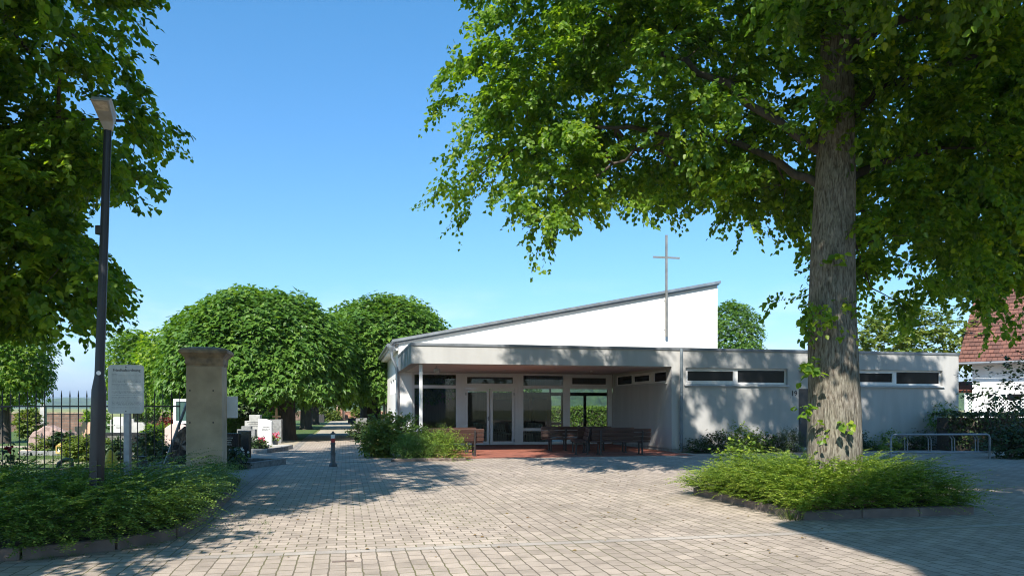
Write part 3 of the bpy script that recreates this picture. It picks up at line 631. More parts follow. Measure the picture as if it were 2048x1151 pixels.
# floodlights, house number, cross
def flood(loc, rz):
    q = MB(); q.obox(Vector(loc), .20, .10, .15, rz, .5); q.tube([Vector(loc) + Vector((0, .02, .05)), Vector(loc) + Vector((0, .05, .17))], .02, 8)
    o = q.build('floodlight', M_sill, chapel, bevel=.008); g = MB(); g.obox(Vector(loc) + Matrix.Rotation(rz, 3, 'Z') @ Vector((0, -.05, -.028)), .16, .012, .11, rz, .5); g.build('lamp_glass', M_lens, o)
flood((1.0, 1.2, 2.92), -.4); flood((-.14, 8.0, 3.75), 1.4)
b = MB(); b.lathe([(.05, 0), (.05, .05), (.02, .07)], 12, (7.35, 3.0, 3.02)); b.build('ceiling_lamp', M_frame, chapel)
text_mesh('house_number', '19', .27, M_ink, chapel, (14.37, -.004, 2.06), (R(90), 0, 0), .006)
b = MB(); b.box(14.2, 14.24, -.012, 0, 1.98, 2.0); b.build('bell_button', M_ink, chapel)
b = MB(); b.box(11.85, 11.95, 6.0, 6.06, 4.79, 9.35); b.box(11.26, 11.85, 6.005, 6.055, 8.30, 8.38); b.box(11.95, 12.54, 6.005, 6.055, 8.30, 8.38)
cr = b.build('cross', pmat('brushed_steel', (.42, .38, .33), (.30, .28, .25), scale=3, rough=.4, metal=.7, bump=.02), chapel)
for z in (5.1, 6.4):
    b = MB(); b.box(11.87, 11.93, 6.06, 6.2, z, z + .05); b.build('bracket', M_galv, cr)

# chairs inside the hall
M_chair = pmat('pale_beech', (0.72, 0.63, 0.48), (0.66, 0.56, 0.42), scale=6, rough=.45, bump=.03)
ch = thing('chair', 'pale wooden chair with slatted back in the rows behind the chapel glass', 'chair', W(1, 7.2, .01), ROT, 'chairs in rows inside the chapel')
b = MB(); b.box(-.21, .21, -.22, .22, .43, .46); b.build('seat', M_chair, ch, bevel=.008)
b = MB(); b.add([(-.21, -.2, .62), (-.19, -.2, .62), (-.19, .2, .62), (-.21, .2, .62), (-.27, -.2, .90), (-.25, -.2, .90), (-.25, .2, .90), (-.27, .2, .90)], [(0, 3, 2, 1), (4, 5, 6, 7), (0, 1, 5, 4), (1, 2, 6, 5), (2, 3, 7, 6), (3, 0, 4, 7)]); b.build('backrest', M_chair, ch)
for sx_, sy_ in ((-1, -1), (-1, 1), (1, -1), (1, 1)):
    b = MB(); b.tube([(sx_ * .2, sy_ * .19, 0), (sx_ * .18, sy_ * .19, .45)] + ([(-.24, sy_ * .19, .84)] if sx_ < 0 else []), .016, 6); b.build('leg', M_chair, ch)
first = True
for i in range(7):
    for j in range(6):
        t, d = 1.0 + i * .86 + (.5 if i > 0 else 0), 7.3 + j * .56
        if first: ch.location = W(t, d, .01); first = False
        else: dup(ch, W(t, d, .01), ROT)

# ------------------------------------------------------------------ benches on the terrace
def bench_master():
    t = thing('bench', '', 'bench')
    for y, z in ((-.06, .45), (.08, .45), (.22, .45)):
        b = MB(); b.obox(Vector((0, y, z)), 2.05, .125, .045, 0, 0); b.build('seat_slat', M_wood, t, bevel=.012)
    for y, z, a in ((-.165, .56, .22), (-.195, .70, .22), (-.226, .84, .22)):
        b = MB(); b.obox(Vector((0, y, z)), 2.05, .038, .125, 0, a); b.build('back_slat', M_wood, t, bevel=.012)
    for x in (-.72, .72):
        b = MB(); b.tube([(x, -.20, 0), (x, -.20, .42), (x, -.275, .83)], .032, 10); b.tube([(x, .2, 0), (x, .2, .41)], .03, 10); b.box(x - .025, x + .025, -.2, .26, .385, .425); b.box(x - .05, x + .05, -.27, -.13, 0, .02); b.box(x - .05, x + .05, .14, .27, 0, .02)
        b.build('leg', M_iron, t, smooth=True)
    return t
bench = bench_master()
# back to the viewer means the bench's +y looks into the porch
spots = [((905, 24.9), ROT, 'brown slatted bench with its back to the court beside the dark shrub'),
         ((893, 26.6), ROT + .02, 'brown slatted bench mostly hidden behind the front bench near the porch column'),
         ((1240, 25.6), ROT - .10, 'dark slatted bench furthest right by the porch side wall, back turned to the court'),
         ((1209, 27.0), ROT - .12, 'dark slatted bench, middle one of three nested at the right of the porch'),
         ((1167, 28.4), ROT - .10, 'dark slatted bench, rearmost of three nested at the right of the porch'),
         ((1160, 26.3), ROT + 1.35, 'dark slatted bench standing end on to the court, in front of the nested benches'),
         ((1138, 28.0), ROT + 3.05, 'dark slatted bench at the left end of the porch group facing the court')]
for i, ((px, D), a, lab) in enumerate(spots):
    p = at(px, D, .006)
    if i == 0: bench.location = p; bench.rotation_euler = (0, 0, a); bench['label'] = lab; bench['group'] = 'benches on the porch terrace'
    else: dup(bench, p, a, lab)

# bollard on the path
bo = thing('bollard', 'grey cast bollard with red and white band standing in the path', 'bollard', at(666, 20.5, .002))
b = MB(); b.lathe([(.11, 0), (.11, .05), (.085, .09), (.065, .13), (.062, .34), (.072, .345), (.072, .37), (.058, .375), (.055, .60), (.066, .605), (.066, .64), (.055, .645), (.055, .88), (.068, .885), (.068, .91), (.03, .925), (.028, .955), (.005, .965)], 20); b.build('post', M_tar, bo, smooth=True)
b = MB(); b.lathe([(.0565, .66), (.0565, .77)], 20); b.build('red_band', M_red, bo, smooth=True)
b = MB(); b.lathe([(.0565, .771), (.0565, .875)], 20); b.build('white_band', M_white, bo, smooth=True)

# street lamp
la = thing('street_lamp', 'slim anthracite lamp post with flat grey head in front of the iron fence', 'street lamp', (-5.17, 9.3, 0), 0)
b = MB(); b.tube([(0, 0, 0), (.045, 0, 1.68), (.048, 0, 1.82), (.055, 0, 2.0), (.16, 0, 5.08)], [.087, .085, .083, .056, .045], 20); b.build('pole', M_lamp, la, smooth=True)
b = MB(); b.lathe([(.057, 0), (.057, .1)], 16, (.065, 0, 3.75)); b.build('collar', M_lamp, la)
hd = MB(); z = 5.03
# flat head that reaches out towards the camera and up
hv = [(-.045, -.05, z), (.055, -.05, z), (.055, .05, z), (-.045, .05, z), (-.09, -.10, z + .09), (.08, -.10, z + .08), (.09, .06, z + .15), (-.07, .06, z + .16), (-.145, -.50, z + .19), (.075, -.50, z + .17), (.11, -.46, z + .22), (-.13, -.46, z + .24), (.11, .04, z + .20), (-.08, .04, z + .21)]
LN = -.40
hd.add([(x + .16 + y * LN, y, zz_) for x, y, zz_ in hv], [(0, 3, 2, 1), (0, 1, 5, 4), (1, 2, 6, 5), (2, 3, 7, 6), (3, 0, 4, 7), (4, 5, 9, 8), (8, 9, 10, 11), (5, 6, 12, 10, 9), (7, 4, 8, 11, 13), (6, 7, 13, 12), (12, 13, 11, 10)])
ho = hd.build('luminaire', M_lamphead, la, bevel=.01)
q = MB()
e1 = [Vector((-.09 + .16, -.10, z + .09)), Vector((.08 + .16, -.10, z + .08)), Vector((.075 + .16, -.50, z + .17)), Vector((-.145 + .16, -.50, z + .19))]
e1 = [Vector((p.x + p.y * LN, p.y, p.z)) for p in e1]
def bil(u, v): return e1[0].lerp(e1[1], u).lerp(e1[3].lerp(e1[2], u), v)
nn = (e1[1] - e1[0]).cross(e1[3] - e1[0]).normalized(); nn = nn if nn.z < 0 else -nn
q.add([bil(.1, .52) + nn * .006, bil(.9, .52) + nn * .006, bil(.9, .95) + nn * .006, bil(.1, .95) + nn * .006], [(0, 1, 2, 3)]); q.build('lens', M_lens, ho)
b = MB(); st = Vector((.056 + .018, -.051, 2.03)); b.tube([st, st + Vector((.004, -.0105, 0))], .026, 18); b.build('sticker', M_white, la)
b = MB(); b.box(.005, .075, -.092, -.083, .55, .95); b.build('service_hatch', M_lamp, la)

# notice sign
sg = thing('notice_sign', 'weathered pale notice board with cemetery rules on a grey steel post beside the lamp post', 'sign', (-5.66, 11.0, 0), R(4))
b = MB(); b.box(-.045, .045, .012, .09, 0, 2.24); b.build('post', M_galv, sg, bevel=.01)
b = MB(); w2, r0 = .255, .05; z0, z1 = 1.52, 2.23; poly = []
for cx, cz, a0 in ((w2 - r0, z0 + r0, -90), (w2 - r0, z1 - r0, 0), (-w2 + r0, z1 - r0, 90), (-w2 + r0, z0 + r0, 180)):
    for k in range(5): a = R(a0 + k * 22.5); poly.append((cx + r0 * math.cos(a), cz + r0 * math.sin(a)))
b.prism(poly, -.004, .008); pn = b.build('panel', M_signface, sg)
text_mesh('title', 'Friedhofsordnung', .055, M_ink, pn, (.01, -.0045, 2.135), (R(90), 0, 0), .0008)
rr = random.Random(5); b = MB(); zl = 2.09
b.box(-.2, -.12, -.0052, -.0042, zl, zl + .006)
while zl > 1.60:
    zl -= rr.choice((.017, .017, .017, .03)); x = -.20; end = .2 - (rr.random() * .25 if rr.random() < .3 else 0)
    while x < end:
        wd = rr.uniform(.015, .05); b.box(x, min(x + wd, end + .01), -.0052, -.0042, zl, zl + .0062); x += wd + .007
b.build('small_print', M_inkfade, pn)
b = MB()
for x, z in ((0, 2.20), (0, 1.55)): b.tube([(x, -.010, z), (x, -.004, z)], .009, 8)
b.build('screw', M_ink, pn)

# gate pillar of sandstone
gp = thing('gate_pillar', 'square weathered sandstone gate pillar with moulded cap at the end of the iron fence', 'pillar', (-6.83, 16.8, 0), ROT)
b = MB(); b.box(-.37, .37, -.37, .37, 0, 2.52); b.build('shaft', M_sand, gp, bevel=.015)
b = MB(); prof = [(.37, 2.52), (.375, 2.55), (.39, 2.56), (.39, 2.66), (.40, 2.70), (.44, 2.75), (.47, 2.78), (.50, 2.80), (.50, 2.86), (.44, 2.91), (.2, 2.95)]
vs = []; fs = []
for h, z in prof: vs += [(-h, -h, z), (h, -h, z), (h, h, z), (-h, h, z)]
for i in range(len(prof) - 1):
    for k in range(4): fs.append((i * 4 + k, i * 4 + (k + 1) % 4, i * 4 + 4 + (k + 1) % 4, i * 4 + 4 + k))
fs.append((3, 2, 1, 0)); n4 = (len(prof) - 1) * 4; fs.append((n4, n4 + 1, n4 + 2, n4 + 3)); b.add(vs, fs); b.build('cap', M_sandtop, gp, bevel=.008)
b = MB()
for x in (-.29, .19):
    for z in (1.98, 1.28): b.obox(Vector((x, -.371, z)), .03, .01, .03)
b.build('dowel_hole', M_ink, gp)
b = MB(); b.obox(Vector((.47, .40, 1.62)), .26, .02, .50); b.build('back_notice', M_white, gp)

# iron fence in front of the graves
fx0, fx1, fy = -11.9, -7.36, 16.6
fe = thing('iron_fence', 'dark iron railing with pointed bars between the ground cover and the graves', 'fence', (fx0, fy, 0))
for z, h in ((.24, .04), (1.62, .035)):
    b = MB(); b.box(0, fx1 - fx0, -.012, .012, z, z + h); b.build('rail', M_iron, fe)
nb = int((fx1 - fx0) / .187); bar0 = None
for k in range(nb + 1):
    if bar0 is None:
        b = MB(); b.tube([(0, 0, .02), (0, 0, 1.86)], .011, 8); b.lathe([(.013, 1.84), (.016, 1.86), (.003, 1.99)], 8); bar0 = b.build('bar', M_iron, fe); bar0.location.x = .06
    else:
        o = bar0.copy(); C.objects.link(o); o.parent = fe; o.location.x = .06 + k * .187
gs = thing('gate_strut', 'slanting grey steel strut leaning up to the gate pillar behind the railing', 'strut', (-8.05, 17.2, 0))
b = MB(); b.tube([(-.02, 0, .02), (.72, 0, 2.05)], .035, 8); b.build('rod', M_galv, gs)
b = MB(); b.obox(Vector((-.02, 0, .03)), .16, .16, .04); b.build('foot_plate', M_galv, gs)
# ------------------------------------------------------------------ planted beds
def kerb_ring(name, label, pts, closed, w_=.12, h=.13, m=M_kerb, seg=.95):
    root = thing(name, label, 'kerb', (pts[0][0], pts[0][1], 0))
    P = [Vector((x, y, 0)) for x, y in pts]
    if closed: P.append(P[0])
    for i in range(len(P) - 1):
        d = P[i + 1] - P[i]; n = max(1, round(d.length / seg)); u = d.normalized(); a = math.atan2(u.y, u.x); ln = d.length / n
        for k in range(n):
            c = P[i] + u * (ln * (k + .5)) - P[0]
            b = MB(); b.obox(Vector((c.x, c.y, h / 2 - .01)), ln - .008, w_, h + .02, a); b.build('kerb_stone', m, root, bevel=.018)
    return root
def cover(name, label, rng, inside, bounds, n, height, mat, heads, L=.55, per=16, size=.034, kind='stuff', flat=.45, pts=None, jit=.55, lfac=None):
    """ground-cover honeysuckle: arching flat sprays set with paired small leaves"""
    x0, x1, y0, y1 = bounds
    P = np.stack([rng.uniform(x0, x1, n * 4), rng.uniform(y0, y1, n * 4)], 1); P = P[inside(P)][:n] if pts is None else pts; n = len(P)
    hd = heads(P) + rng.normal(size=n) * jit
    el = rng.uniform(.12, .85, n) * (1.0 - flat) + .15
    h0 = height(P) * rng.uniform(.25, .95, n)
    D = np.stack([np.cos(hd) * np.cos(el), np.sin(hd) * np.cos(el), np.sin(el)], 1)
    s = np.linspace(.05, 1, per)[None, :, None]; Ls = (L * rng.uniform(.6, 1.25, n) * (lfac(P) if lfac else 1.0))[:, None, None]
    B = np.concatenate([P, h0[:, None]], 1)
    Q = B[:, None] + D[:, None] * s * Ls; Q[..., 2] -= (.30 * Ls[..., 0]) * s[..., 0] ** 2
    Q[..., 2] = np.maximum(Q[..., 2], .05)
    side = unit(np.cross(D, np.array([0, 0, 1.])))[:, None]; tdir = D[:, None] - np.array([0, 0, .6]) * s
    out = []
    for sg in (-1, 1):
        T = side * sg * .85 + tdir * .55 + rng.normal(size=(n, per, 3)) * .18
        N = np.array([0, 0, 1.0]) + rng.normal(size=(n, per, 3)) * .35 - D[:, None] * .3
        SZ = size * (1.15 - .45 * s[..., 0]) * rng.uniform(.75, 1.25, (n, per))
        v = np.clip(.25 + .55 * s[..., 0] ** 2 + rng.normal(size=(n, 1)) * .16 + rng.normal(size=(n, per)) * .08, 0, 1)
        out.append((Q.reshape(-1, 3), T.reshape(-1, 3), N.reshape(-1, 3), SZ.reshape(-1), np.broadcast_to(v, (n, per)).reshape(-1)))
    A = [np.concatenate([o[i] for o in out]) for i in range(5)]
    o = scatter(name, *A, 'small', mat)
    return props(o, label, None, None, kind)
rng = np.random.default_rng(11)
def edge_cover(label, line, n, mat, seed, h=(.10, .42), L=.5, size=.042, out=1, spread=.12):
    r_ = np.random.default_rng(seed); ln = np.array(line, float); sl_ = np.linalg.norm(np.diff(ln, axis=0), axis=1); cum = np.concatenate([[0], np.cumsum(sl_)])
    s = r_.random(n) * cum[-1]; k = np.clip(np.searchsorted(cum, s) - 1, 0, len(sl_) - 1); f = (s - cum[k]) / sl_[k]
    Pq = ln[k] + (ln[k + 1] - ln[k]) * f[:, None]; tg = (ln[k + 1] - ln[k]) / sl_[k][:, None]; nr = np.stack([tg[:, 1], -tg[:, 0]], 1) * out
    Pq = Pq - nr * np.abs(r_.normal(size=n))[:, None] * spread; ang = np.arctan2(nr[:, 1], nr[:, 0])
    cnt = [0]
    return cover('honeysuckle_ground_cover', label, r_, lambda P: np.ones(len(P), bool), (0, 1, 0, 1), n, lambda P: np.full(len(P), h[1]) , mat, lambda P: ang, L=L, per=16, size=size, flat=.85, pts=Pq)
# right bed around the lime
bedR = [(4.14, 10.75), (6.95, 11.35), (6.25, 14.6), (3.42, 13.95)]
kerb_ring('bed_kerb', 'low dark red kerb stones round the tree bed', bedR, True)
b = MB(); b.slab([(4.2, 10.85), (6.85, 11.42), (6.18, 14.5), (3.5, 13.88)], 0, .09); props(b.build('tree_bed_soil', M_soil), kind='structure')
def insR(P): return inpoly(P[:, 0], P[:, 1], [(4.08, 10.66), (6.98, 11.3), (6.36, 14.55), (3.32, 13.88)]) & (np.hypot(P[:, 0] - 5.52, P[:, 1] - 12.95) > .42)
def hgtR(P): 
    dx = np.minimum(1, (np.hypot(P[:, 0] - 5.3, P[:, 1] - 12.6)) / 2.1); return .30 + .42 * (1 - dx ** 3.5) + .05 * wob(np.c_[P, P[:, :1] * 0], 5.0, 4)
def hdR(P): return np.arctan2(P[:, 1] - 12.9, P[:, 0] - 5.3)
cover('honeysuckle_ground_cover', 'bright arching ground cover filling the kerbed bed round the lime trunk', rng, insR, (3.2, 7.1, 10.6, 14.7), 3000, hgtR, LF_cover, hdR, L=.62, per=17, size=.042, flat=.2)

edge_cover('bright ground cover hanging over the kerbs of the tree bed', [(6.25, 14.5), (3.46, 13.88), (4.14, 10.85), (5.6, 11.12), (6.9, 11.42), (6.3, 14.4)], 620, LF_cover, 17, out=-1)
# left bed in front of the railing
bedL = [(-7.6, 7.35), (-6.3, 7.55), (-5.2, 7.95), (-4.5, 8.5), (-4.15, 9.2), (-4.3, 10.2), (-5.0, 13.2)]
kerb_ring('bed_kerb', 'worn reddish kerb stones curving round the shaded ground cover bed by the lamp post', bedL, False, seg=1.0)
polyL = bedL + [(-5.9, 16.3), (-14, 16.5), (-14, 7.3)]
b = MB(); b.slab(polyL, -.002, .07); props(b.build('fence_bed_soil', M_soil), kind='structure')
def insL(P): return inpoly(P[:, 0], P[:, 1], [(-7.6, 7.4), (-6.3, 7.6), (-5.25, 8.0), (-4.6, 8.5), (-4.3, 9.2), (-4.55, 10.2), (-5.4, 13.2), (-6.25, 16.2), (-13, 16.4), (-13, 7.3)]) & (P[:, 0] / P[:, 1] > -.75)
def hgtL(P):
    e = np.clip((P[:, 1] - 7.4) / 1.6, 0, 1) * np.clip((-4.1 - P[:, 0]) / 1.0 + .1, 0, 1)
    return (.18 + .48 * e ** .7) * np.clip((14.6 - P[:, 1]) / 4.2, .12, 1) + .05 * wob(np.c_[P, P[:, :1] * 0], 3.5, 9)
def hdL(P): return -.35 + .6 * wob(np.c_[P, P[:, :1] * 0], 1.2, 5)
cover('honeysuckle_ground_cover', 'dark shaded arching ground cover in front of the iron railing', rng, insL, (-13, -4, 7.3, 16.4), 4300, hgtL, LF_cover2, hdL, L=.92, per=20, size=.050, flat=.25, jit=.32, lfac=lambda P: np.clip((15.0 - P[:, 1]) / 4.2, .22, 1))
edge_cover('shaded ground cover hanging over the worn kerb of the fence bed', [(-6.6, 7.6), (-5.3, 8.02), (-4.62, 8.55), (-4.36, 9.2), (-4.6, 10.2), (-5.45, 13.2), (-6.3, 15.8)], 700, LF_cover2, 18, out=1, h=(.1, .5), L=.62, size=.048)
# strip at the pillar foot and towards the path
def insP(P): return inpoly(P[:, 0], P[:, 1], [(-5.6, 13.2), (-6.4, 16.2), (-7.6, 16.2), (-7.4, 13.2)])
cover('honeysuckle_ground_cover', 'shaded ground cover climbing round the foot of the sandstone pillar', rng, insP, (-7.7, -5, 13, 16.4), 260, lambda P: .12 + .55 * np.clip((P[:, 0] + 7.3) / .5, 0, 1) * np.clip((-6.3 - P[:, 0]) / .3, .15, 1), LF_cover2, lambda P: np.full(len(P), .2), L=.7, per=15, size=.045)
def grass_tuft(name, label, cx, cy, z, n, h, spread, seed, cat='grass'):
    r = np.random.default_rng(seed); a = r.random(n) * 6.283; q = r.random(n) * spread
    P = np.stack([cx + np.cos(a) * q, cy + np.sin(a) * q, np.full(n, z)], 1)
    T = np.stack([np.cos(a) * r.uniform(.1, .8, n), np.sin(a) * r.uniform(.1, .8, n), np.ones(n)], 1)
    N = np.stack([np.cos(a), np.sin(a), np.full(n, -.2)], 1)
    return props(scatter(name, P, T, N, h * r.uniform(.5, 1.2, n), r.random(n), 'blade', LF_grass), label, cat)
grass_tuft('grass_tuft', 'tuft of long pale grass growing out over the front kerb of the left bed', -5.85, 7.45, .05, 90, .55, .25, 3)
grass_tuft('grass_tuft', 'small grass tuft between the right bed corner and the paving', 4.0, 10.75, .0, 60, .2, .16, 4)
# white flowers on the left bed
r = np.random.default_rng(8); n = 60
P = np.stack([r.uniform(-7.2, -5.4, n), r.uniform(9.5, 11.2, n), r.uniform(.50, .68, n)], 1); P = np.repeat(P, 5, 0)
a = np.tile(np.arange(5) * 1.2566, n); T = np.stack([np.cos(a), np.sin(a), np.full(len(a), .25)], 1)
props(scatter('white_blossom', P, T, np.tile([0, 0, 1.], (len(a), 1)) + .01, np.full(len(a), .028), r.random(len(a)), 'leaf', LF_pwhite), 'tiny white blossoms scattered on the shaded ground cover', None, None, 'stuff')

# ------------------------------------------------------------------ shrubs
def shrub(name, label, cat, loc, lobes, n, per, size, mat, seed, L=.3, droop=.2, stems=5, tpl='leaf', up=.4, group=None):
    root = thing(name, label, cat, loc, 0, group); r = np.random.default_rng(seed)
    P, D = crown_pts(r, lobes, n); P[:, 2] = np.maximum(P[:, 2], .04); D = unit(D + np.array([0, 0, up]))
    A = sprays(r, P, D, L, per, size, droop, .3); A[0][:, 2] = np.maximum(A[0][:, 2], .02)
    scatter('foliage', *A, tpl, mat, root)
    lb = np.array(lobes); b = MB()
    for k in range(stems):
        i = r.integers(len(lb)); e = lb[i, :3] + r.normal(size=3) * lb[i, 3:6] * .3
        e[2] = max(e[2], .15); b.tube([(r.normal() * .05, r.normal() * .05, 0), tuple(e * .5 + np.array([0, 0, .05])), tuple(e)], [.018, .013, .006], 6)
    b.build('stems', M_twig, root, smooth=True); return root
pz = at(770, 24.5)
shrub('round_shrub', 'light green rounded shrub at the left corner of the chapel', 'shrub', pz, [(0, 0, .75, .55, .5, .55), (-.2, -.1, .45, .45, .4, .4), (.35, .1, .95, .3, .3, .3)], 420, 12, .085, LF_light, 21, .28)
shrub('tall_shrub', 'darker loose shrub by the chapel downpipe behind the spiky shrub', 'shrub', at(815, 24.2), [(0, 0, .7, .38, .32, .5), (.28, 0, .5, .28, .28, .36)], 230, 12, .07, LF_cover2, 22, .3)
b = MB(); bp = at(848, 23.2)
shrub('spiky_shrub', 'dense dark arching shrub in the kerbed bed left of the porch', 'shrub', bp, [(0, 0, .32, .8, .4, .32), (.25, -.1, .42, .5, .35, .3), (-.4, -.05, .28, .45, .35, .26)], 800, 16, .045, LF_cover2, 23, .42, .25, 8, 'small', .7)
shrub('spiky_shrub', 'sunlit yellow-green side of the arching planting next to the front bench', 'shrub', at(893, 23.0), [(0, 0, .36, .42, .3, .36), (.25, 0, .2, .2, .2, .2)], 330, 16, .05, LF_cover, 24, .42, .25, 5, 'small', .8)  # sun on this side is put into the brighter leaf colour
fl = thing('yellow_flowers', 'clump of yellow flowers at the path edge beside the light round shrub', 'flowers', at(750, 24.6)); r = np.random.default_rng(3)
P = np.stack([r.normal(size=120) * .16, r.normal(size=120) * .12, r.uniform(.1, .42, 120)], 1)
scatter('petals', P, unit(r.normal(size=(120, 3))), unit(r.normal(size=(120, 3)) + np.array([0, 0, 1.])), np.full(120, .09), r.random(120), 'leaf', LF_pyel, fl)
P = np.stack([r.normal(size=150) * .18, r.normal(size=150) * .14, r.uniform(.0, .3, 150)], 1)
scatter('foliage', P, unit(r.normal(size=(150, 3)) + np.array([0, 0, .6])), unit(r.normal(size=(150, 3)) + np.array([0, 0, 1.])), np.full(150, .1), r.random(150), 'leaf', LF_light, fl)
k0 = [tuple((W(t, d)).xy) for t, d in ((-.85, -2.75), (1.35, -2.75), (1.35, -1.95))]
kerb_ring('bed_kerb', 'low pale kerb in front of the dark shrubs left of the porch', k0, False, h=.09)
# planting along the wing wall
def wpt(t, d): return W(t, d)
shrub('low_shrub', 'small dark shrub at the foot of the wing wall beside the downpipe', 'shrub', wpt(10.3, -.55), [(0, 0, .2, .5, .3, .2), (.45, 0, .32, .35, .3, .3)], 170, 10, .07, LF_dark, 31, .28)
shrub('rose_shrub', 'loose rose shrub with reddish tips in front of the wing wall', 'shrub', wpt(11.6, -.9), [(0, 0, .3, .5, .35, .28), (.5, 0, .35, .5, .3, .3), (-.1, .1, .7, .25, .2, .3)], 190, 9, .075, LF_cover, 32, .32)
shrub('low_shrub', 'low dark shrub between the rose shrub and the round evergreen at the wall', 'shrub', wpt(12.7, -.6), [(0, 0, .25, .6, .35, .25)], 150, 10, .07, LF_dark, 33, .28)
shrub('round_evergreen', 'clipped dark round evergreen by the wing door', 'shrub', wpt(13.7, -.75), [(0, 0, .38, .48, .4, .38)], 420, 14, .045, LF_dark, 34, .16, .1, 5, 'small')
shrub('spray_shrub', 'tall light green shoot rising from the left end of the tree bed', 'shrub', (4.0, 13.5, .05), [(0, 0, .45, .35, .3, .3), (.2, .1, .8, .12, .12, .22), (-.15, 0, .55, .2, .2, .25)], 90, 9, .055, LF_cover, 35, .25)
rs = thing('standard_rose', 'thin stemmed rose standard against the wing wall behind the bike rack', 'rose', W(20.6, -.45)); b = MB(); b.tube([(0, 0, 0), (.02, 0, .6), (0, 0, 1.15)], .016, 6); b.build('stem', M_twig, rs)
r = np.random.default_rng(41); P, D = crown_pts(r, [(0, 0, 1.35, .5, .35, .35), (-.5, 0, 1.1, .25, .2, .2), (.35, 0, 1.15, .3, .2, .25)], 95); A = sprays(r, P, D, .3, 9, .07, .3); scatter('foliage', *A, 'leaf', LF_cover2, rs)
for i, (t, lab) in enumerate(((16.6, 'low dark shrub at the wall foot right of the lime trunk'), (17.9, 'low leafy shrub at the wall foot behind the left end of the bike rack'), (19.2, 'thin straggly shrub behind the middle of the bike rack'), (22.3, 'dark shrub at the right corner of the wing'))):
    shrub('low_shrub', lab, 'shrub', W(t, -.5), [(0, 0, .2, .55, .3, .2), (.3, 0, .35, .25, .2, .25 + .1 * (i > 1))], 110, 9, .07, LF_dark if i != 1 else LF_cover2, 50 + i, .28)

# bike rack
rk = thing('bike_rack', 'grey tubular steel bicycle rack in the shade before the wing wall', 'bike rack', (11.9, 23.55, 0), R(4))
b = MB(); b.tube([(0, 0, 0), (0, 0, .66), (.03, 0, .73), (.1, 0, .765), (3.15, 0, .765), (3.22, 0, .73), (3.25, 0, .66), (3.25, 0, 0)], .032, 12); b.build('frame', M_rack, rk, smooth=True)
b = MB(); b.tube([(0, .12, .2), (3.25, .12, .2)], .032, 12); b.build('low_rail', M_rack, rk, smooth=True)
for k in range(4):
    x = .25 + k * .78
    for dx in (0, .09):
        b = MB(); b.tube([(x + dx, 0, .765), (x + .18 + dx, .10, .72), (x + .28 + dx, .14, .62), (x + .28 + dx, .13, .2)], .016, 8); b.build('wheel_holder', M_rack, rk, smooth=True)

# dark hedge and shrubs at the right edge
def hedge(name, label, x0, x1, y0, y1, h, rz, loc, n, size, mat, seed):
    root = thing(name, label, 'hedge', loc, rz); r = np.random.default_rng(seed)
    f = r.random(n); u = r.uniform(x0, x1, n); v = r.uniform(y0, y1, n); z = r.uniform(.05, h, n)
    top = f < .35; fr = (f >= .35) & (f < .8); z[top] = h + r.normal(size=top.sum()) * .05; v[fr] = y0 + np.abs(r.normal(size=fr.sum())) * .06
    P = np.stack([u, v, z], 1); P += (wob(P, 5, seed) * .07)[:, None] * np.array([.3, 1, .8])
    N = r.normal(size=(n, 3)) * .5 + np.array([0, -.6, .7]); T = r.normal(size=(n, 3)) + np.array([0, -.3, .2])
    scatter('foliage', P, T, N, size * r.uniform(.7, 1.3, n), r.random(n), 'leaf', mat, root)
    b = MB(); b.box(x0 + .1, x1 - .1, y0 + .15, y1 - .15, .0, h - .12); b.build('inner_branches', M_twig, root); return root
hedge('dark_hedge', 'dark clipped hedge at the right beyond the bike rack', 0, 14, 0, 1.0, 1.35, R(4), (16.2, 27.8, 0), 9000, .09, LF_dark, 61)
shrub('dark_bush', 'dark spreading bush at the right edge beside the bike rack end', 'shrub', (15.6, 23.6, 0), [(.4, .3, .4, .7, .6, .4), (1.3, .3, .55, .9, .7, .55)], 340, 12, .09, LF_dark, 62, .4)
shrub('young_tree', 'young sparse tree with long leaves standing in front of the red roofed house', 'tree', (17.2, 26.6, 0), [(0, 0, 2.3, .9, .8, .6), (1.0, 0, 2.6, .8, .7, .6), (-.6, 0, 2.2, .5, .5, .4), (.6, 0, 1.9, .9, .6, .4)], 75, 9, .12, LF_dark, 63, .6, .35)

# ------------------------------------------------------------------ the red-roofed house and its lattice fence
M_rooftile = None
def tile_mat():
    m, t, b, out = newmat('clay_roof_tiles'); l = t.links.new
    tc = nd(t, 'TexCoord'); br = nd(t, 'TexBrick', Scale=1.0); br.offset = .5
    br.inputs['Brick Width'].default_value = .24; br.inputs['Row Height'].default_value = .34; br.inputs['Mortar Size'].default_value = .012; br.inputs['Mortar Smooth'].default_value = .6
    br.inputs['Color1'].default_value = (.19, .08, .055, 1); br.inputs['Color2'].default_value = (.11, .05, .037, 1); br.inputs['Mortar'].default_value = (.06, .02, .015, 1)
    l(tc.outputs['UV'], br.inputs['Vector'])
    n = nd(t, 'TexNoise', Scale=1.2, Detail=6); l(tc.outputs['Object'], n.inputs['Vector']); rr = ramp(t, [(.3, .75), (.7, 1.15)]); l(n.outputs['Fac'], rr.inputs['Fac'])
    q = nd(t, 'Mix', _data_type='RGBA', _blend_type='MULTIPLY', Factor=1.0); l(br.outputs['Color'], q.inputs['A']); l(rr.outputs['Color'], q.inputs['B']); l(q.outputs['Result'], b.inputs['Base Color'])
    b.inputs['Roughness'].default_value = .8; inv = nd(t, 'Math', _operation='SUBTRACT'); inv.inputs[0].default_value = 1; l(br.outputs['Fac'], inv.inputs[1]); bump_in(t, b, inv.outputs[0], .8, .04); return m
M_rooftile = tile_mat()
